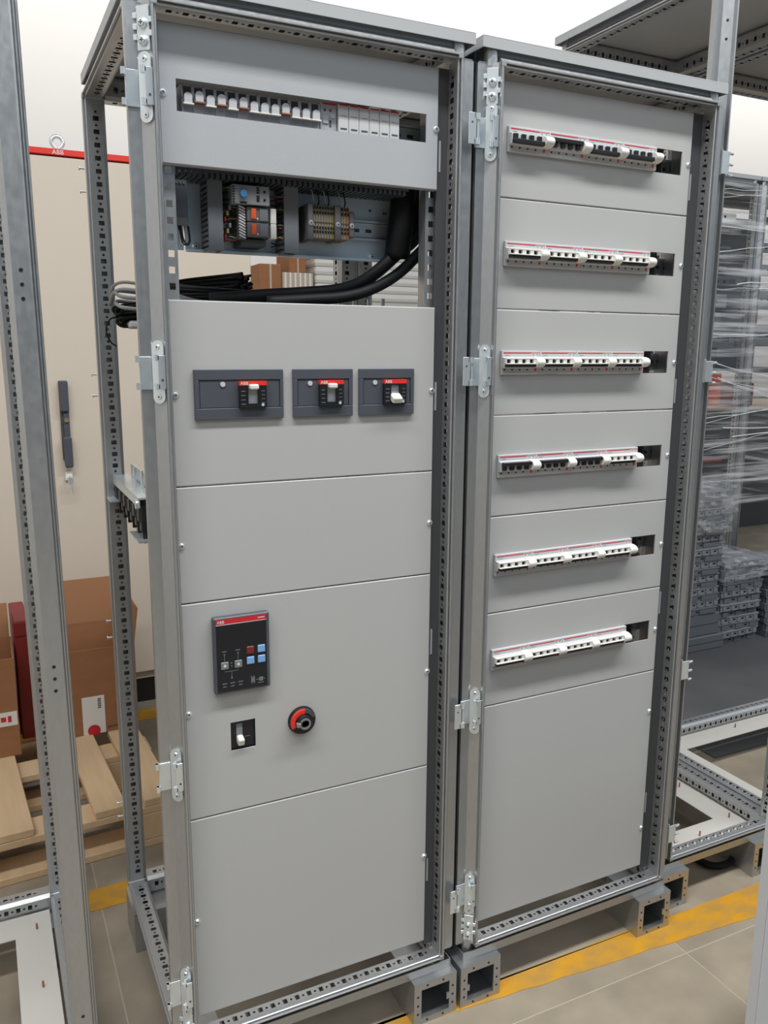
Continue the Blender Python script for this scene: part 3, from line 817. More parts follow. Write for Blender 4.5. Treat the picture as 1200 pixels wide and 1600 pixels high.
def duct(x0, x1, y0, y1, z0, z1):
    mb = MB(); mb.box(x0, x1, y0, y0+0.003, z0, z1); n = int((z1-z0)/0.0085)
    for i in range(n):
        z = z0+i*0.0085
        mb.box(x0, x0+0.002, y0+0.003, y1, z, z+0.005); mb.box(x1-0.002, x1, y0+0.003, y1, z, z+0.005)
    mb.box(x0, x1, y1-0.002, y1, z0, z1)
    return put('cable_duct', mb.mesh('cable_duct', 'duct'), left)
duct(LX(0.086), LX(0.111), PY+0.075, my, 1.553, 1.745); duct(LX(0.219), LX(0.245), PY+0.075, my, 1.555, 1.745)
mb = MB(); mb.box(LX(0.03), LX(0.45), PY+0.055, PY+0.058, 1.672, 1.742); mb.box(LX(0.03), LX(0.45), PY+0.055, my-0.02, 1.740, 1.742)
for i in range(44):
    x = LX(0.03)+i*0.0095; mb.box(x, x+0.006, PY+0.056, my-0.003, 1.664, 1.6725)
put('cable_duct', mb.mesh('cable_duct', 'darkgrey'), left)
# narrow device at far left with wire loops
mb = MB(); mb.box(LX(0.026), LX(0.047), PY+0.05, my, 1.590, 1.655, 0.001); mb.cur = 1; mb.box(LX(0.027), LX(0.046), PY+0.048, PY+0.052, 1.585, 1.598, 0.001)
for i in range(3): mb.cyl((LX(0.030)+i*0.006, PY+0.0485, 1.651), (LX(0.030)+i*0.006, PY+0.051, 1.651), 0.002, n=8)
dv = put('slim_relay', mb.mesh('slim_relay', ['darkgrey', 'termgrey']), left)
for a, m in (((0.031, 0.033, 0.042), 'cablegrey'), ((0.033, 0.038, 0.048), 'rubber'), ((0.036, 0.042, 0.049), 'rubber')):
    mb = MB(); mb.tube([(LX(a[0]), PY+0.06, 1.586), (LX(a[0]+0.002), PY+0.052, 1.566), (LX(a[1]+0.001), PY+0.05, 1.556), (LX(a[2]), PY+0.052, 1.562), (LX(a[2]), PY+0.06, 1.586)], 0.0014, n=6)
    put('wire', mb.mesh('wire', m), dv)
# timer relay, terminal row, plug relays, white marker blocks
mb = MB(); mb.box(LX(0.124), LX(0.189), PY+0.062, my, 1.628, 1.659, 0.001)
mb.cur = 1
for i in range(7): mb.box(LX(0.1245), LX(0.1285), PY+0.0615, PY+0.063, 1.630+i*0.004, 1.632+i*0.004)
for i in range(3):
    for z in (1.634, 1.647): mb.box(LX(0.166), LX(0.171), PY+0.0612, PY+0.063, z+i*0.0035, z+0.002+i*0.0035)
for z in (1.637, 1.650): mb.cyl((LX(0.180), PY+0.0612, z), (LX(0.180), PY+0.063, z), 0.0022, n=8)
mb.box(LX(0.137), LX(0.149), PY+0.0612, PY+0.063, 1.6295, 1.632)
t = put('timer_relay', mb.mesh('timer_relay', ['tray2', 'black']), left, label='pale timer relay with a blue knob')
mb = MB(); mb.cyl((LX(0.1425), PY+0.062, 1.6445), (LX(0.1425), PY+0.056, 1.6445), 0.0058, n=14); put('knob', mb.mesh('knob', 'blued'), t)
mb = MB(); mb.box(LX(0.136), LX(0.1485), PY+0.07, my, 1.573, 1.627, 0.001); mb.cur = 1
for i in range(11):
    xf = Matrix.Translation((LX(0.1425), PY+0.0695, 1.577+i*0.0047)) @ Matrix.Rotation(R(25), 4, 'Y')
    mb.box(-0.006, 0.006, -0.0006, 0.0006, -0.001, 0.001, 0, xf)
put('terminal_row', mb.mesh('terminal_row', ['termgrey', 'ink']), left)
for z in (1.602, 1.577):
    mb = MB(); mb.box(LX(0.150), LX(0.188), PY+0.066, my, z, z+0.0235, 0.001); mb.cur = 1; mb.box(LX(0.172), LX(0.186), PY+0.065, PY+0.067, z+0.002, z+0.0215)
    pr = put('plug_relay', mb.mesh('plug_relay', ['termgrey', 'duct']), left)
    mb = MB(); mb.box(LX(0.157), LX(0.1655), PY+0.064, PY+0.0665, z+0.004, z+0.0205, 0.0006); put('orange_window', mb.mesh('orange_window', 'orange'), pr)
    mb = MB(); mb.cyl((LX(0.168), PY+0.065, z+0.005), (LX(0.168), PY+0.0665, z+0.005), 0.0015, n=8); put('lamp_dot', mb.mesh('lamp_dot', 'ink'), pr)
    mb = MB(); mb.box(LX(0.192), LX(0.2025), PY+0.068, PY+0.10, z-0.001, z+0.0235, 0.001); put('marker_block', mb.mesh('marker_block', 'white'), left)
mb = MB(); mb.box(LX(0.142), LX(0.186), PY+0.078, my, 1.563, 1.575, 0.001); put('rail_clip', mb.mesh('rail_clip', 'steeldark'), left)
# loose coloured wires between the duct and the relays
for i in range(26):
    z = 1.566+i*0.0035; m = ('rubber', 'darkred', 'rubber', 'inkg', 'yelgreen', 'rubber', 'rubber')[i % 7]
    xa, xb = (0.111, 0.137) if i % 2 else (0.203, 0.220)
    mb = MB(); zz = z+random.uniform(-0.004, 0.004)
    mb.tube([(LX(xa), PY+0.10, z), (LX(xa+0.006), PY+0.082+random.uniform(0, 0.01), zz), (LX((xa+xb)/2), PY+0.076+random.uniform(0, 0.012), zz), (LX(xb), PY+0.082, z+random.uniform(-0.003, 0.003))], 0.0012, n=5, sub=3)
    put('wire', mb.mesh('wire', m), left)
for i in range(6):
    mb = MB(); mb.box(LX(0.1135)+0.004*(i % 3), LX(0.117)+0.004*(i % 3), PY+0.075, PY+0.095, 1.572+0.0095*i, 1.5795+0.0095*i, 0.0005)
    put('wire_ferrule', mb.mesh('wire_ferrule', ('darkred', 'yelgreen', 'inkg')[i % 3]), left)
# terminal strip
tx = LX(0.266)
mb = MB(); mb.box(tx-0.006, tx+0.004, PY+0.066, my-0.008, 1.578, 1.640, 0.002); put('end_bracket', mb.mesh('end_bracket', 'termgrey'), left)
def term(x, w, m):
    mb = MB(); mb.box(x, x+w-0.0004, PY+0.070, my-0.008, 1.582, 1.638, 0.0012); mb.cur = 1
    for z in (1.6335, 1.6255, 1.6005, 1.5935): mb.box(x+w*0.2, x+w*0.8, PY+0.0692, PY+0.071, z-0.0022, z+0.0022)
    mb.cur = 2; mb.box(x+w*0.1, x+w*0.9, PY+0.0694, PY+0.071, 1.6085, 1.6105)
    put('terminal', mb.mesh('terminal', [m, 'black', 'steeldark']), left)
for i in range(7): term(tx+0.004+0.0052*i, 0.0052, 'terminal')
term(tx+0.0404, 0.004, 'yelgreen')
mb = MB(); mb.box(tx+0.0446, tx+0.056, PY+0.066, my-0.008, 1.580, 1.640, 0.002); put('end_bracket', mb.mesh('end_bracket', 'termgrey'), left)
for i in range(3): term(tx+0.0565+0.0055*i, 0.0055, 'cardboard' if i == 2 else 'terminal')
mb = MB(); mb.box(tx+0.0733, tx+0.084, PY+0.07, my-0.008, 1.587, 1.632, 0.002); put('end_bracket', mb.mesh('end_bracket', 'termgrey'), left)
for x in (tx-0.001, tx+0.050, tx+0.0785): put('screw', SSCREW, left, (x, PY+0.066 if x < tx+0.07 else PY+0.07, 1.607))
for i, x in enumerate((0.008, 0.018, 0.030, 0.037, 0.058, 0.068)):
    mb = MB(); mb.tube([(tx+x, PY+0.085, 1.637), (tx+x-0.001, PY+0.074, 1.645), (tx+x-0.004, PY+0.075, 1.662), (tx+x-0.005, PY+0.085, 1.668)], 0.0012, n=5, sub=3)
    put('wire', mb.mesh('wire', 'rubber' if i % 2 else 'cablegrey'), left)
# thick dark trunk where the cables enter
mb = MB(); mb.tube([(LX(0.478), PY+0.11, 1.745), (LX(0.462), PY+0.095, 1.68), (LX(0.452), PY+0.09, 1.62), (LX(0.450), PY+0.10, 1.56)], 0.024, n=10)
put('cable_trunk', mb.mesh('cable_trunk', 'rubber'), left, label='thick black cable sleeve at the bay\'s right side')
# busbar holder seen at the left side (runs front to back)
mb = MB(); bxx = LX(-0.028)
mb.box(bxx-0.004, bxx+0.028, 0.215, 0.53, 1.118, 1.1215); mb.box(bxx-0.004, bxx-0.0015, 0.215, 0.53, 1.103, 1.1185)
mb.box(bxx+0.03, bxx+0.033, 0.25, 0.50, 1.120, 1.148)
mb.box(bxx-0.010, bxx+0.012, 0.20, 0.30, 1.040, 1.043); mb.box(bxx-0.018, bxx+0.004, 0.48, 0.545, 1.070, 1.073)
bh = put('busbar_holder', mb.mesh('busbar_holder', 'zinc'), left, label='zinc busbar holder with black insulators on the left side')
for i in range(6):
    mb = MB(); y = 0.22+i*0.055; d = 0.0
    mb.box(bxx, bxx+0.05, y, y+0.022, 1.055-d, 1.117, 0.002); mb.box(bxx-0.003, bxx+0.03, y+0.004, y+0.03, 1.072, 1.10, 0.003)
    mb.box(bxx+0.002, bxx+0.02, y, y+0.008, 1.043, 1.058)
    put('insulator', mb.mesh('insulator', 'black'), bh)
for y, z0, z1 in ((0.345, 1.035, 1.160), (0.262, 1.025, 1.165)):
    mb = MB(); mb.cyl((bxx+0.012, y, z0), (bxx+0.012, y, z1), 0.003, n=8); put('threaded_rod', mb.mesh('threaded_rod', 'zinc'), bh)
mb = MB(); mb.box(bxx+0.01, bxx+0.05, 0.235, 0.241, 1.06, 1.11); put('copper_bar', mb.mesh('copper_bar', 'copper'), bh)
mb = MB(); mb.cyl((bxx-0.004, 0.228, 1.108), (bxx-0.008, 0.228, 1.108), 0.009, n=12); put('bolt_head', mb.mesh('bolt_head', 'zinc'), bh)
# second row of horizontal rails behind (rear equipment seen through the bay)
mb = MB()
for i in range(9): mb.cyl((LX(0.20)+i*0.03, 0.17, 1.44), (LX(0.20)+i*0.03, 0.17, 1.4815+0.003*(i % 3)), 0.004, n=8)
mb.box(LX(0.0), LX(0.49), 0.15, 0.20, 1.436, 1.440)
put('stud_rail', mb.mesh('stud_rail', 'zinc'), left)
# small hook screws on the outer edges of the rear left post
def hook(root, x, y, z):
    mb = MB(); mb.cyl((0, 0, 0), (-0.009, 0, 0), 0.0022, n=8); mb.cyl((-0.009, 0, 0), (-0.011, 0, 0), 0.0045, n=8)
    put('side_screw', mb.mesh('side_screw', 'zinc'), root, (x, y, z))
for z in (1.75, 1.705, 1.335, 1.29, 0.785, 0.745, 0.335, 0.30): hook(left, 0.0, CD-0.012, z)

# ------------------------------------------------------------------ loose cables in the bay
def W_(x, y, z): return (x, y, z)
c = MB()
c.tube([(0.478, 0.095, 1.70), (0.494, 0.098, 1.645), (0.488, 0.10, 1.60), (0.452, 0.10, 1.570), (0.410, 0.10, 1.535), (0.372, 0.105, 1.510), (0.330, 0.11, 1.497), (0.26, 0.115, 1.4895), (0.190, 0.12, 1.4835), (0.10, 0.14, 1.4750)], 0.0125, n=10)
tag(put('black_cable', c.mesh('black_cable', 'rubber')), 'upper thick black cable sweeping out of the open wiring bay', 'cable')
c = MB()
c.tube([(0.492, 0.073, 1.66), (0.506, 0.073, 1.60), (0.470, 0.073, 1.556), (0.430, 0.074, 1.523), (0.382, 0.076, 1.498), (0.33, 0.080, 1.484), (0.26, 0.084, 1.4775), (0.19, 0.088, 1.4720)], 0.0105, n=10)
tag(put('black_cable', c.mesh('black_cable', 'rubber')), 'lower thick black cable curving beneath the other in the wiring bay', 'cable')
co = thing('cable_coil', 'coil of thin black cables lying behind the upper edge of the grey panel', 'cable', (0.14, 0.30, 1.500))
rr = random.Random(3)
for k in range(34):
    a = 0.075+rr.uniform(-0.014, 0.014); b = 0.045+rr.uniform(-0.012, 0.012); h = rr.uniform(0.0, 0.052); tl = rr.uniform(0.0, 0.05)
    pts = []
    for i in range(13):
        t = 2*math.pi*i/12
        pts.append((a*math.cos(t), b*math.sin(t), -0.018+h*(0.65+0.35*math.cos(t*0.5))+tl*0.15*math.cos(t)))
    mb = MB(); mb.tube(pts, 0.0028, n=5, sub=3, caps=False); put('strand', mb.mesh('strand', 'rubber'), co)
for k in range(10):
    mb = MB(); a = rr.uniform(-0.4, 0.4)
    mb.tube([(0.06, rr.uniform(-0.03, 0.02), rr.uniform(-0.01, 0.015)), (0.076, rr.uniform(-0.03, 0.02), rr.uniform(-0.008, 0.02)), (0.082+rr.uniform(0, 0.008), rr.uniform(-0.03, 0.02), rr.uniform(-0.02, 0.026))], 0.0022, n=5, sub=3)
    put('loose_end', mb.mesh('loose_end', 'rubber'), co)
for off, r in ((0.0, 0.004), (0.012, 0.003)):
    mb = MB(); mb.tube([(-0.20, -0.09, -0.035+off), (-0.19, -0.11, -0.012+off), (-0.15, -0.12, -0.012+off), (-0.04, -0.13, -0.028), (0.05, -0.13, -0.024), (0.09, -0.13, -0.016)], r, n=6)
    put('grey_strand', mb.mesh('grey_strand', 'cablegrey'), co, label='grey cable strand')
bu = thing('cable_bundle', 'tangle of black and grey cable ends poking out at the cabinet left side', 'cable', (-0.035, 0.20, 1.45))
for k in range(16):
    mb = MB(); y = rr.uniform(-0.03, 0.03); z = rr.uniform(-0.012, 0.014)
    mb.tube([(0.06, y, z+0.006), (0.02, y*0.9, z+0.006), (-0.012+rr.uniform(-0.008, 0.006), y*0.8, z), (0.0, y*0.8+0.01, z-0.012), (0.045, y, z-0.006)], 0.0024, n=5, sub=4)
    put('strand', mb.mesh('strand', 'rubber'), bu)
for z in (0.020, 0.002):
    mb = MB(); mb.tube([(0.07, -0.02, z+0.004), (0.0, -0.035, z+0.006), (-0.016, -0.02, z+0.012), (-0.008, 0.01, z+0.020), (0.05, 0.02, z+0.016)], 0.0034, n=6)
    put('grey_strand', mb.mesh('grey_strand', 'cablegrey'), bu, label='grey cable strand')
mb = MB(); mb.tube([(-0.012, 0.0, -0.006), (-0.028, -0.01, -0.010), (-0.036, -0.01, -0.028), (-0.030, -0.01, -0.048), (-0.020, -0.01, -0.056)], 0.0015, n=5)
put('loose_wire', mb.mesh('loose_wire', 'rubber'), bu)
mb = MB(); mb.box(0.0, 0.06, -0.03, 0.0, -0.026, -0.012, 0.004); put('pale_sleeve', mb.mesh('pale_sleeve', 'dev'), bu)

# ------------------------------------------------------------------ neighbouring open frames
lf = thing('cabinet_frame', 'empty galvanized cabinet frame at the far left, close to the viewer', 'frame', (-0.764, -0.028, 0))
lf.rotation_euler = (0, R(-0.47), 0)
lf.location = (-0.764, -0.028, 0.0)
build_frame(lf, 0.588, 0.60, H1, roof=False, plate=True, feet='LRlr', alt=True)
def hole(root, x, y, z, ang):
    mb = MB(); mb.cyl((0, -0.0006, 0), (0, 0.001, 0), 0.0028, n=8)
    put('hinge_hole', mb.mesh('hinge_hole', 'black'), root, (x, y, z), (0, 0, R(ang)))
for z in (1.475, 0.875, 0.24):
    for dz in (-0.02, 0, 0.02): hole(lf, 0.588-0.024, 0.0045, z+dz, 7)

HA = 2.19
fa = thing('cabinet_frame', 'tall empty galvanized frame standing directly right of the breaker cabinet', 'frame', (1.158, 0.022, 0), R(0.6))
build_frame(fa, 0.445, 0.585, HA, plate=True)
fb = thing('cabinet_frame', 'tall empty galvanized frame at the far right, joined to its narrower neighbour', 'frame', (1.606, 0.0265, 0), R(0.6))
build_frame(fb, 0.80, 0.585, HA, plate=True)
for z in (1.786, 1.348, 0.645, 0.215):
    mb = MB(); mb.box(0.018, 0.020, -0.004, 0.014, -0.026, 0.026, 0.0006); mb.box(0.018, 0.040, -0.0055, -0.0035, -0.024, 0.022, 0.0006)
    for dz in (-0.022, 0.0, 0.022): mb.cyl((0.038, -0.006, dz-0.004), (0.050, -0.004, dz-0.004), 0.003, n=8)
    put('hinge', mb.mesh('hinge', 'zinc'), fa, (0, 0, z))
for z in (2.05, 1.50):
    for dz in (-0.018, 0.018): hole(fa, 0.027, 0.0175, z+dz, -43)

HC = 2.27
fc = thing('cabinet_frame', 'galvanized frame wrapped in stretch film behind the tray stacks, left of two', 'frame', (2.80, 1.87, 0))
build_frame(fc, 0.64, 0.58, HC, roof=True)
fd = thing('cabinet_frame', 'galvanized frame wrapped in stretch film behind the tray stacks, right of two', 'frame', (3.446, 1.87, 0))
build_frame(fd, 0.64, 0.58, HC, roof=True)
for rt in (fc, fd):
    mb = MB(); mb.box(0.045, 0.595, 0.50, 0.505, 1.30, 2.16, 0.002); put('mounting_plate', mb.mesh('mounting_plate', 'tray'), rt)
    mb = MB(); mb.box(0.045, 0.595, 0.06, 0.50, 1.275, 1.30, 0.002); put('shelf', mb.mesh('shelf', 'steeldark'), rt)
# grey components inside the wrapped frames
def gear(root, rows_, W):
    for (z0, z1, y, m) in rows_:
        mb = MB(); mb.box(0.06, W-0.06, y, y+0.012, z0, z1, 0.002)
        k = int((W-0.16)/0.05)
        mb.cur = 1
        for i in range(k):
            mb.box(0.09+i*0.05, 0.105+i*0.05, y-0.0008, y, (z0+z1)/2-0.006, (z0+z1)/2+0.006)
        put('cross_rail', mb.mesh('cross_rail', [m, 'black']), root)
gear(fc, [(2.06, 2.10, 0.10, 'whiteplate'), (1.985, 2.02, 0.06, 'steeldark'), (1.92, 1.955, 0.12, 'tray'), (1.86, 1.895, 0.05, 'steeldark'), (1.79, 1.835, 0.14, 'tray'), (1.735, 1.765, 0.07, 'steeldark'), (1.62, 1.69, 0.12, 'tray2'), (1.52, 1.60, 0.15, 'tray'), (1.44, 1.48, 0.08, 'steeldark'), (1.27, 1.41, 0.16, 'steeldark')], 0.64)
gear(fd, [(2.06, 2.10, 0.10, 'steeldark'), (1.92, 1.97, 0.12, 'tray'), (1.80, 1.86, 0.14, 'tray2'), (1.62, 1.72, 0.12, 'tray2'), (1.42, 1.54, 0.15, 'tray')], 0.64)
# stretch film around the two frames
def film(x0, x1, y0, y1, z0, z1, nz, seed):
    r = random.Random(seed); mb = MB(); 
    loop = []
    for i in range(24): loop.append((x0+(x1-x0)*i/24, y0))
    for i in range(10): loop.append((x1, y0+(y1-y0)*i/10))
    for i in range(24): loop.append((x1-(x1-x0)*i/24, y1))
    for i in range(10): loop.append((x0, y1-(y1-y0)*i/10))
    n = len(loop); cx, cy = (x0+x1)/2, (y0+y1)/2
    ph = [r.uniform(0, 6.28) for _ in range(nz+1)]; am = [r.uniform(0, 0.010) for _ in range(nz+1)]
    vs = []
    for j in range(nz+1):
        z = z0+(z1-z0)*j/nz
        for i, (x, y) in enumerate(loop):
            o = 0.004+am[j]*(1+math.sin(ph[j]+i*0.18))*0.5
            dz = 0.02*math.sin(i*0.13+ph[j]*0.3)
            dx = -1 if x <= x0+1e-6 else (1 if x >= x1-1e-6 else 0); dy = -1 if y <= y0+1e-6 else (1 if y >= y1-1e-6 else 0)
            vs.append((x+dx*o, y+dy*o, z+dz))
    fs = [(j*n+i, j*n+(i+1) % n, (j+1)*n+(i+1) % n, (j+1)*n+i) for j in range(nz) for i in range(n)]
    mb.sm = True; mb.add(vs, fs); return mb.mesh('stretch_film', 'film')
sf = thing('stretch_film', 'clear wrinkled stretch film wound around the two frames behind the stacks', 'film', (2.794, 1.864, 0.55))
o = put('film_sheet', film(2.794, 4.092, 1.864, 2.456, 0.55, 2.24, 90, 4), sf); o.location = (-2.794, -1.864, -0.55)
rf = random.Random(21)
for i in range(18):
    mb = MB(); z = rf.uniform(0.75, 2.2)-0.55; x0 = rf.uniform(-0.01, 0.7); ln = rf.uniform(0.25, 0.95); sl_ = rf.uniform(-0.05, 0.16) if z > 0.8 else rf.uniform(-0.35, 0.35)
    x1 = min(1.30, x0+ln)
    n = 7; pts = [(x0+(x1-x0)*k/(n-1), -0.014-rf.uniform(0, 0.006), z+sl_*(x1-x0)*k/(n-1)+rf.uniform(-0.006, 0.006)) for k in range(n)]
    mb.tube(pts, rf.choice((0.0012, 0.002, 0.003)), n=5, sub=2)
    put('film_fold_glint', mb.mesh('film_fold_glint', 'glintfilm'), sf)  # pale cords of bunched film, added for the white glints
# workbench with tools beyond the film
wbn = thing('workbench', 'dark workbench with pale top behind the film wrapped frames', 'workbench', (3.95, 3.00, 0))
mb = MB(); mb.box(0, 1.6, 0, 0.6, 0.97, 1.0, 0.004); put('bench_top', mb.mesh('bench_top', 'bench'), wbn)
mb = MB(); mb.box(0.02, 1.58, 0.02, 0.58, 0.62, 0.97); mb.box(0.02, 1.58, 0.3, 0.58, 0.0, 0.62); put('bench_body', mb.mesh('bench_body', 'steeldark'), wbn)
for x in (0.03, 1.51):
    mb = MB(); mb.box(x, x+0.06, 0.02, 0.08, 0, 0.62); put('leg', mb.mesh('leg', 'steeldark'), wbn)
def on_bench(name, label, cat, x, w, d, h, m, y=0.1):
    mb = MB(); mb.box(-w/2, w/2, 0, d, 0, h, 0.006); o = tag(put(name, mb.mesh(name, m), None, (3.95+x, 3.00+y, 1.0)), label, cat); return o
tb = on_bench('tool_case', 'tall orange tool case standing on the workbench', 'case', 0.56, 0.20, 0.16, 0.30, 'orange')
mb = MB(); mb.tube([(-0.05, 0.08, 0.30), (-0.05, 0.08, 0.335), (0.05, 0.08, 0.335), (0.05, 0.08, 0.30)], 0.008, n=6); put('handle', mb.mesh('handle', 'black'), tb)
tb = on_bench('tool_case', 'flat red tool case at the right end of the workbench', 'case', 0.90, 0.20, 0.22, 0.16, 'darkred')
mb = MB(); mb.tube([(-0.05, -0.002, 0.08), (-0.05, -0.03, 0.08), (0.05, -0.03, 0.08), (0.05, -0.002, 0.08)], 0.008, n=6); put('handle', mb.mesh('handle', 'black'), tb)
pp = thing('perforated_plate', 'upright perforated grey plate leaning on the workbench', 'plate', (4.06, 3.05, 1.0))
mb = MB()
def pq(a, b, c_, d): mb.box(a, b, 0, 0.003, c_, d)
for i in range(8):
    for j in range(6):
        x = i*0.045; z = j*0.045
        pq(x, x+0.045, z, z+0.013); pq(x, x+0.013, z+0.013, z+0.045)
pq(0.36, 0.373, 0, 0.27); pq(0, 0.373, 0.27, 0.283)
o = put('sheet', mb.mesh('sheet', 'tray2'), pp); o.rotation_euler = (R(-6), 0, 0)
mc = thing('machine_box', 'grey machine with an orange stripe in front of the workbench', 'machine', (3.80, 2.55, 0))
mb = MB(); mb.box(0, 0.26, 0, 0.28, 0.03, 0.84, 0.01); put('body', mb.mesh('body', 'steeldark'), mc)
mb = MB(); mb.box(-0.001, 0.261, -0.003, 0.0, 0.69, 0.715); put('orange_stripe', mb.mesh('orange_stripe', 'orange'), mc)
mb = MB(); mb.box(0.05, 0.09, -0.004, 0.0, 0.56, 0.62, 0.002); put('red_tag', mb.mesh('red_tag', 'redb'), mc)
for x in (0.02, 0.2):
    mb = MB(); mb.box(x, x+0.04, 0.1, 0.2, 0, 0.03); put('foot', mb.mesh('foot', 'black'), mc)
# parts rack hanging above the bench (perforated uprights)
rk = thing('parts_rack', 'white perforated rack posts rising behind the workbench', 'rack', (4.46, 3.65, 0))
for x in (0.0, 0.28):
    mb = MB(); mb.box(x, x+0.05, 0, 0.004, 0, 1.75)
    mb.cur = 1
    for i in range(40): mb.box(x+0.012, x+0.020, -0.0006, 0, 0.05+i*0.042, 0.068+i*0.042); mb.box(x+0.030, x+0.038, -0.0006, 0, 0.05+i*0.042, 0.068+i*0.042)
    put('upright', mb.mesh('upright', ['white', 'steeldark']), rk)
mb = MB(); mb.box(0.0, 0.9, 0.0, 0.35, 1.70, 1.73); put('shelf', mb.mesh('shelf', 'tray2'), rk)

# ------------------------------------------------------------------ stacks of grey trays
def tray_mesh(w, d, h, m, n, gap):
    mb = MB(); t = 0.003
    mb.box(0, w, 0, d, h-0.006, h, 0.001)
    mb.box(0.004, w-0.004, 0.004, 0.004+t, 0.0, h-0.006); mb.box(0.004, w-0.004, d-t-0.004, d-0.004, 0.0, h-0.006); mb.box(0.004, 0.004+t, 0.008, d-0.008, 0.0, h-0.006); mb.box(w-t-0.004, w-0.004, 0.008, d-0.008, 0.0, h-0.006)
    for i in range(n):
        c = (i+0.5)/n
        mb.box(w*c-gap, w*c+gap, -0.001, 0.006, 0.002, h-0.008, 0.0008)
        mb.box(-0.001, 0.006, d*c-gap, d*c+gap, 0.002, h-0.008, 0.0008)
    mb.cur = 1
    for i in range(2): mb.box(w*(0.2+0.35*i), w*(0.42+0.35*i), d*0.35, d*0.38, h-0.0002, h+0.0004)
    for i in range(max(1, n-1)):
        c = (i+1.0)/n
        mb.box(w*c-0.008, w*c+0.008, 0.0034, 0.0042, h*0.35, h*0.55)
    return mb.mesh('equipment_tray', [m, 'black'])
T1 = tray_mesh(0.25, 0.20, 0.0300, 'tray', 2, 0.05); T2 = tray_mesh(0.26, 0.21, 0.0300, 'tray2', 5, 0.008); T3 = tray_mesh(0.27, 0.22, 0.0300, 'tray', 3, 0.02)
ORD = ['bottom', 'second', 'third', 'fourth', 'fifth', 'sixth', 'seventh', 'eighth', 'ninth', 'tenth', 'eleventh', 'twelfth', 'thirteenth', 'fourteenth', 'fifteenth', 'sixteenth', 'seventeenth', 'eighteenth', 'nineteenth', 'twentieth', 'twenty-first']
def stack(x, y, n, h, meshes, where, group, base=0.0, jit=0.011):
    for i in range(n):
        o = put('equipment_tray', meshes[i % len(meshes)], None, (x+rr.uniform(-jit, jit), y+rr.uniform(-jit, jit), base+i*h), (0, 0, rr.uniform(-0.055, 0.055)))
        o.scale = (1, 1, h/0.0300)
        nm = 'topmost grey tray' if i == n-1 else ('bottom grey tray' if i == 0 else ORD[i]+' grey tray from the bottom')
        tag(o, nm+' of '+where, 'tray', group)
G = 'stacked grey trays on the dark floor mat'
MZ = 0.004
def block(name, label, x, y, w, d, z0, h):
    mb = MB(); mb.box(0, w, 0, d, 0, h, 0.004); mb.cur = 1
    mb.box(0.01, w-0.01, -0.001, 0, h*0.5, h*0.5+0.003)
    return tag(put(name, mb.mesh(name, ['tray', 'steeldark']), None, (x, y, z0)), label, 'box')
block('grey_box', 'plain grey flat box at the foot of the tall tray stack by the post', 2.57, 1.345, 0.27, 0.22, MZ, 0.070)
block('grey_box', 'plain grey box second from the floor under the tall tray stack', 2.555, 1.355, 0.255, 0.21, MZ+0.0705, 0.105)
stack(2.545, 1.36, 17, 0.0315, [T1, T2], 'the tall stack beside the breaker cabinet post', G, MZ+0.177)
stack(2.815, 1.36, 12, 0.0340, [T3, T2], 'the low front stack', G, MZ)
stack(2.83, 1.60, 21, 0.0335, [T2, T3], 'the tall rear stack', G, MZ)
stack(3.13, 1.36, 11, 0.0340, [T1, T3], 'the stack cut by the right picture edge', G, MZ)
mb = MB(); mb.box(1.93, 4.3, 0.55, 2.52, 0.0, MZ, 0.001)
tag(put('floor_mat', mb.mesh('floor_mat', 'mat')), 'large dark grey mat under the tray stacks', 'mat')
def crumple(x0, x1, y0, y1, z0, z1, seed, name, label):
    r = random.Random(seed); mb = MB(); nx, ny, nz = 10, 8, 8
    bm = bmesh.new(); bmesh.ops.create_cube(bm, size=1.0)
    bmesh.ops.subdivide_edges(bm, edges=bm.edges, cuts=6, use_grid_fill=True)
    for v in bm.verts:
        v.co = Vector(((x0+x1)/2+v.co.x*(x1-x0), (y0+y1)/2+v.co.y*(y1-y0), (z0+z1)/2+v.co.z*(z1-z0)))
        v.co += Vector((r.uniform(-1, 1), r.uniform(-1, 1), r.uniform(-0.6, 0.6)))*0.005
    me = bpy.data.meshes.new(name); bm.to_mesh(me); bm.free(); me.materials.append(M['film2'])
    return tag(put(name, me), label, 'film')
crumple(2.525, 2.815, 1.335, 1.585, 0.575, 0.735, 1, 'film_wrap', 'crumpled clear film around the top of the tall stack by the post')
crumple(2.81, 3.12, 1.565, 1.850, 0.600, 0.735, 2, 'film_wrap', 'crumpled clear film over the top of the tall rear stack')
crumple(2.795, 3.105, 1.335, 1.60, 0.330, 0.425, 3, 'film_wrap', 'crumpled clear film over the low front stack')

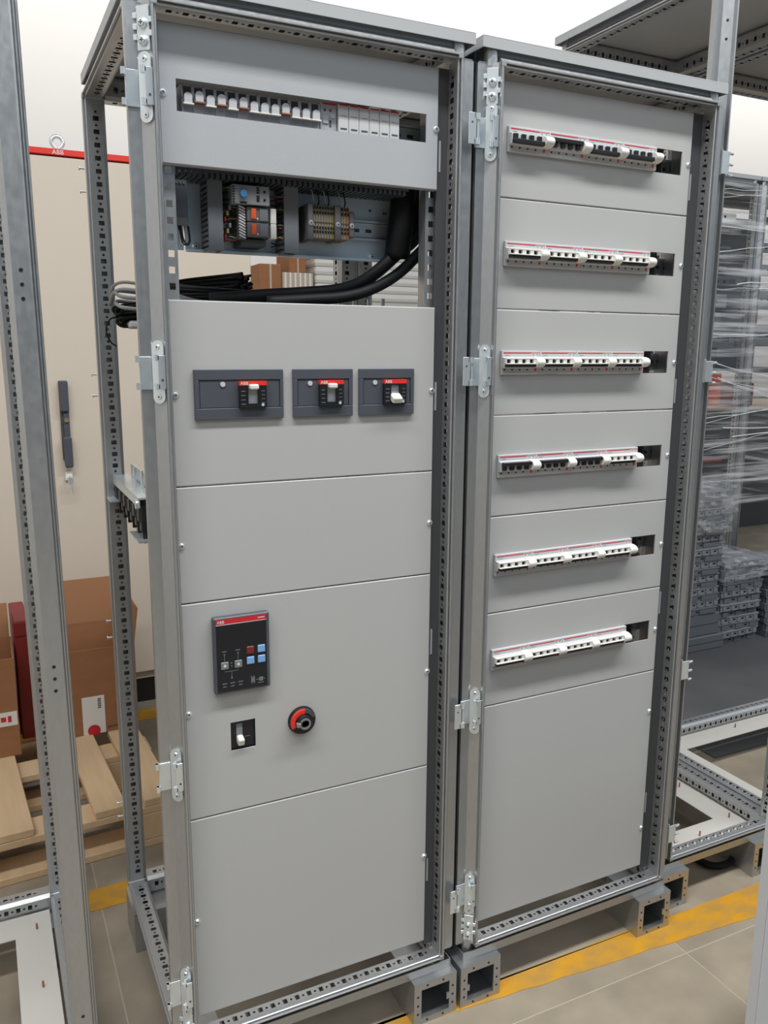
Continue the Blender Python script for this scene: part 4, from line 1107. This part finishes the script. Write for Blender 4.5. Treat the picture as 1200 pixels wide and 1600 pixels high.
# ------------------------------------------------------------------ beige cabinets at the back left
def beige_cab(x0, x1, y0, label, logo):
    r = thing('beige_cabinet', label, 'cabinet', (x0, y0, 0)); w_ = x1-x0; d = 0.55; h = 2.055
    mb = MB(); mb.box(0, w_, 0.022, d, 0.10, h, 0.003); put('body', mb.mesh('body', 'beigetrim'), r)
    mb = MB(); mb.box(0.01, w_-0.01, 0.03, d, 0, 0.10); put('plinth', mb.mesh('plinth', 'black'), r, label='black plinth')
    dr = MB(); dr.box(0.004, w_-0.004, 0, 0.022, 0.135, 2.030, 0.003); dd = put('door', dr.mesh('door', 'beige'), r)
    mb = MB(); mb.box(0, w_, -0.006, 0.022, 2.033, 2.054, 0.002); rs = put('red_trim', mb.mesh('red_trim', 'redb'), r, label='red trim strip along the top')
    if logo:
        text_into('brand_text', 'ABB', 0.021, rs, (0.076, -0.0065, 2.036), FRONT, 'ink')
        mb = MB()
        n = 18
        pts = [(0.10, 0.05, h), (0.10, 0.05, h+0.012)]
        mb.cyl(*pts, 0.014, n=12)
        mb.tube([(0.10+0.019*math.sin(2*math.pi*i/n), 0.05, h+0.032-0.019*math.cos(2*math.pi*i/n)) for i in range(n+1)], 0.007, n=8, sub=1)
        put('lifting_eye', mb.mesh('lifting_eye', 'zinc'), r)
        hx = 0.062
        mb = MB(); mb.box(hx-0.017, hx+0.013, -0.012, 0, 0.99, 1.275, 0.003); put('handle_base', mb.mesh('handle_base', 'steeldark'), dd)
        mb = MB(); mb.box(hx-0.015, hx+0.013, -0.030, -0.010, 1.165, 1.275, 0.004); mb.box(hx-0.007, hx+0.012, -0.020, -0.010, 1.07, 1.17, 0.003); mb.box(hx-0.013, hx+0.015, -0.034, -0.012, 0.965, 1.075, 0.004)
        hd = put('door_handle', mb.mesh('door_handle', 'darkgrey'), dd, label='dark grey swing handle')
        mb = MB(); mb.cyl((hx+0.002, -0.020, 1.135), (hx+0.002, -0.026, 1.135), 0.008, n=12); put('handle_lock', mb.mesh('handle_lock', 'brass'), dd)
        mb = MB(); mb.box(hx-0.014, hx+0.012, -0.010, 0, 0.915, 0.947, 0.002); mb.cyl((hx, -0.01, 0.928), (hx, -0.018, 0.928), 0.007, n=10)
        put('key_lock', mb.mesh('key_lock', 'white'), dd)
        mb = MB(); mb.box(hx-0.001, hx+0.001, -0.034, -0.014, 0.917, 0.935); mb.box(hx-0.008, hx+0.008, -0.036, -0.033, 0.905, 0.93, 0.001); mb.cyl((hx+0.002, -0.034, 0.905), (hx+0.004, -0.034, 0.870), 0.004, n=8)
        put('key', mb.mesh('key', 'zinc'), dd)
    return r
beige_cab(-0.065, 0.705, 1.85, 'beige cabinet with red top strip, dark swing handle and a key', True)
beige_cab(-0.845, -0.075, 1.85, 'plain beige cabinet mostly hidden behind the left empty frame', False)

# ------------------------------------------------------------------ pallet and boxes
PA = R(3.5)
pal = thing('wooden_pallet', 'pale wooden pallet on the floor behind the left cabinet', 'pallet', (-0.78, 0.805, 0), PA)
pw, pd, ph = 0.94, 0.80, 0.145
def board(x0, x1, y0, y1, z0, z1, nm='board'):
    mb = MB(); mb.box(x0, x1, y0, y1, z0, z1, 0.002); put(nm, mb.mesh(nm, 'wood'), pal)
for x0, x1 in ((0.30, 0.44), (0.455, 0.545), (0.70, 0.785), (0.832, 0.925), (0.0, 0.12), (0.16, 0.26)):
    board(x0, x1, 0.0, pd, ph-0.022, ph)
for y0 in (0.0, 0.35, 0.70): board(0, pw, y0, y0+0.10, ph-0.044, ph-0.0225, 'bearer')
for y0 in (0.0, 0.35, 0.70):
    for x0 in (0.0, 0.28, 0.80): board(x0, x0+0.14, y0, y0+0.10, 0.022, ph-0.0445, 'block')
    board(0, pw, y0, y0+0.10, 0, 0.0215, 'skid')
def carton(name, label, x, y, z, w_, d, h, flaps, rz=0.0, front='cardboard'):
    r = thing(name, label, 'box', (x, y, z), rz); t = 0.005
    mb = MB()
    mb.box(0, w_, 0, d, 0, t); mb.box(0, w_, 0, t, t, h); mb.box(0, w_, d-t, d, t, h); mb.box(0, t, t, d-t, t, h); mb.box(w_-t, w_, t, d-t, t, h)
    put('body', mb.mesh('body', 'cardboard'), r)
    for side, ang in flaps:
        mb = MB()
        if side in 'fb':
            mb.box(0.004, w_-0.004, -t/2, t/2, 0, d*0.52); o = put('flap', mb.mesh('flap', 'cardin'), r, (0, t/2 if side == 'f' else d-t/2, h), (R(ang), 0, 0))
        else:
            mb.box(-t/2, t/2, 0.004, d-0.004, 0, min(w_, 0.2)*0.6); o = put('flap', mb.mesh('flap', 'cardin'), r, (t/2 if side == 'l' else w_-t/2, 0, h), (0, R(ang), 0))
    return r
cb = carton('cardboard_box', 'open cardboard box with a raised rear flap and white label', -0.19, 1.345, ph+0.001, 0.31, 0.30, 0.290, [('b', -4), ('r', 8)])
mb = MB(); mb.box(0.135, 0.205, -0.0012, 0, 0.0, 0.13); lb = put('paper_label', mb.mesh('paper_label', 'label'), cb, label='white and red paper label')
mb = MB(); mb.cyl((0.168, -0.0018, 0.012), (0.168, -0.001, 0.012), 0.020, n=20); put('red_mark', mb.mesh('red_mark', 'red'), lb)
mb = MB()
for i in range(6): mb.box(0.183+0.001*(i % 2), 0.194, -0.002, -0.0012, 0.088+i*0.006, 0.091+i*0.006)
put('print', mb.mesh('print', 'steeldark'), lb)
mb = MB(); mb.tube([(0.212, -0.002, 0.018), (0.29, -0.002, 0.022)], 0.0012, n=5); put('print_line', mb.mesh('print_line', 'steeldark'), cb)
cb2 = carton('cardboard_box', 'open cardboard box with a hand hole at the left picture edge', -0.62, 1.295, ph+0.001, 0.375, 0.22, 0.315, [('b', -2)])
mb = MB(); mb.box(0.30, 0.372, -0.0012, 0, 0.10, 0.145); tp = put('tape_label', mb.mesh('tape_label', 'label'), cb2)
mb = MB(); mb.box(0.325, 0.340, -0.0018, -0.001, 0.115, 0.130); mb.box(0.345, 0.355, -0.0018, -0.001, 0.112, 0.132); put('red_print', mb.mesh('red_print', 'red'), tp)
mb = MB(); n = 16
mb.prism([(0.27+0.028*math.cos(2*math.pi*i/n)*(1.4), 0.255+0.016*math.sin(2*math.pi*i/n)) for i in range(n)], 0.2135, 0.2150, lambda a, b, h: (a, h, b))
put('hand_hole', recalc(mb.mesh('hand_hole', 'label')), cb2, label='pale hand hole in the rear wall')
rb = thing('red_sheet', 'upright dark red metal plate wedged between the two cardboard boxes', 'plate', (-0.236, 1.40, ph), R(2))
mb = MB(); mb.box(0, 0.045, 0, 0.22, 0, 0.40, 0.003); put('sheet', mb.mesh('sheet', 'darkred'), rb)
mb = MB(); mb.box(-0.001, 0.046, -0.004, 0.0, 0.35, 0.395, 0.001); put('fold', mb.mesh('fold', 'darkred'), rb)

# ------------------------------------------------------------------ far things seen through the bay
def simple_box(name, label, x, y, z, w_, d, h, m='cardboard'):
    r = thing(name, label, 'box', (x, y, z)); mb = MB(); mb.box(0, w_, 0, d, 0, h, 0.006); put('carton', mb.mesh('carton', m), r)
    mb = MB(); mb.box(w_*0.46, w_*0.54, -0.001, 0, 0, h); put('tape', mb.mesh('tape', 'bench'), r)
    return r
shf = thing('storage_rack', 'pale storage rack far behind seen through the wiring bay', 'rack', (0.75, 3.6, 0))
for x in (0, 1.9):
    for y in (0, 0.5):
        mb = MB(); mb.box(x, x+0.05, y, y+0.05, 0, 1.64); put('post', mb.mesh('post', 'white'), shf)
for z in (0.5, 1.64):
    mb = MB(); mb.box(0, 1.95, 0, 0.55, z, z+0.04); put('shelf', mb.mesh('shelf', 'whiteplate'), shf)
SZ = 1.681
simple_box('cardboard_box', 'small cardboard carton on the far rack, seen below the mounting plate', 1.295, 3.62, SZ, 0.14, 0.3, 0.21)
cr = thing('plastic_crate', 'pale ribbed crate on the far rack', 'crate', (1.440, 3.62, SZ))
mb = MB(); mb.box(0, 0.20, 0, 0.34, 0, 0.165, 0.004); put('body', mb.mesh('body', 'bench'), cr)
for i in range(6):
    mb = MB(); mb.box(0.01+i*0.032, 0.024+i*0.032, -0.008, 0, 0.0, 0.165, 0.002); put('rib', mb.mesh('rib', 'label'), cr)
simple_box('cardboard_box', 'higher cardboard carton standing on the ribbed crate', 1.50, 3.66, SZ+0.1655, 0.11, 0.25, 0.12)
crw = thing('wrapped_load', 'white film wrapped load on the far rack', 'load', (1.655, 3.62, SZ))
mb = MB(); mb.box(0, 0.75, 0, 0.4, 0, 0.36, 0.01); put('load', mb.mesh('load', 'label'), crw)
for i in range(7):
    mb = MB(); mb.box(-0.004, 0.754, -0.006, 0.404, 0.01+i*0.05, 0.032+i*0.05, 0.003); put('film_band', mb.mesh('film_band', 'whiteplate'), crw)

# ------------------------------------------------------------------ bits under the right frame, foreground panel
hs = MB()
hs.tube([(1.455, 0.30, 0.014), (1.425, 0.20, 0.014), (1.410, 0.125, 0.014), (1.425, 0.088, 0.014), (1.465, 0.078, 0.014), (1.505, 0.095, 0.014), (1.535, 0.140, 0.014), (1.550, 0.24, 0.014)], 0.010, n=8)
tag(put('rubber_hose', hs.mesh('rubber_hose', 'rubber')), 'black rubber hose loop on the floor under the right frame', 'hose')
bm = bmesh.new(); bmesh.ops.create_icosphere(bm, subdivisions=3, radius=0.06)
r5 = random.Random(9)
for v in bm.verts: v.co = Vector((v.co.x*1.3, v.co.y, max(v.co.z*0.9, -0.045)))+Vector((r5.uniform(-1, 1), r5.uniform(-1, 1), r5.uniform(0, 1)))*0.006
me = bpy.data.meshes.new('plastic_bag'); bm.to_mesh(me); bm.free(); me.materials.append(M['film2'])
tag(put('plastic_bag', me, None, (1.36, 0.36, 0.046)), 'crumpled clear plastic bag on the floor inside the right frame', 'bag')
dp = thing('loose_grey_panel', 'pale grey loose panel standing in the right foreground, cut by the picture edge', 'barrier', (0.846, -0.522, 0))  # loose door panel on edge, its height and feet made up
mb = MB(); mb.box(0, 0.62, 0, 0.003, 0.0, 0.86, 0.001); mb.box(0, 0.003, 0.003, 0.022, 0, 0.86); mb.box(0.617, 0.62, 0.003, 0.022, 0, 0.86)
mb.box(0.003, 0.617, 0.003, 0.022, 0, 0.003); mb.box(0.003, 0.617, 0.003, 0.022, 0.857, 0.86)
put('panel_sheet', mb.mesh('panel_sheet', 'cladding'), dp)
for x in (0.12, 0.48):
    mb = MB(); mb.box(x, x+0.03, 0.003, 0.20, 0, 0.012, 0.002); mb.box(x, x+0.03, 0.003, 0.010, 0.012, 0.25, 0.002)
    put('support_foot', mb.mesh('support_foot', 'steeldark'), dp)
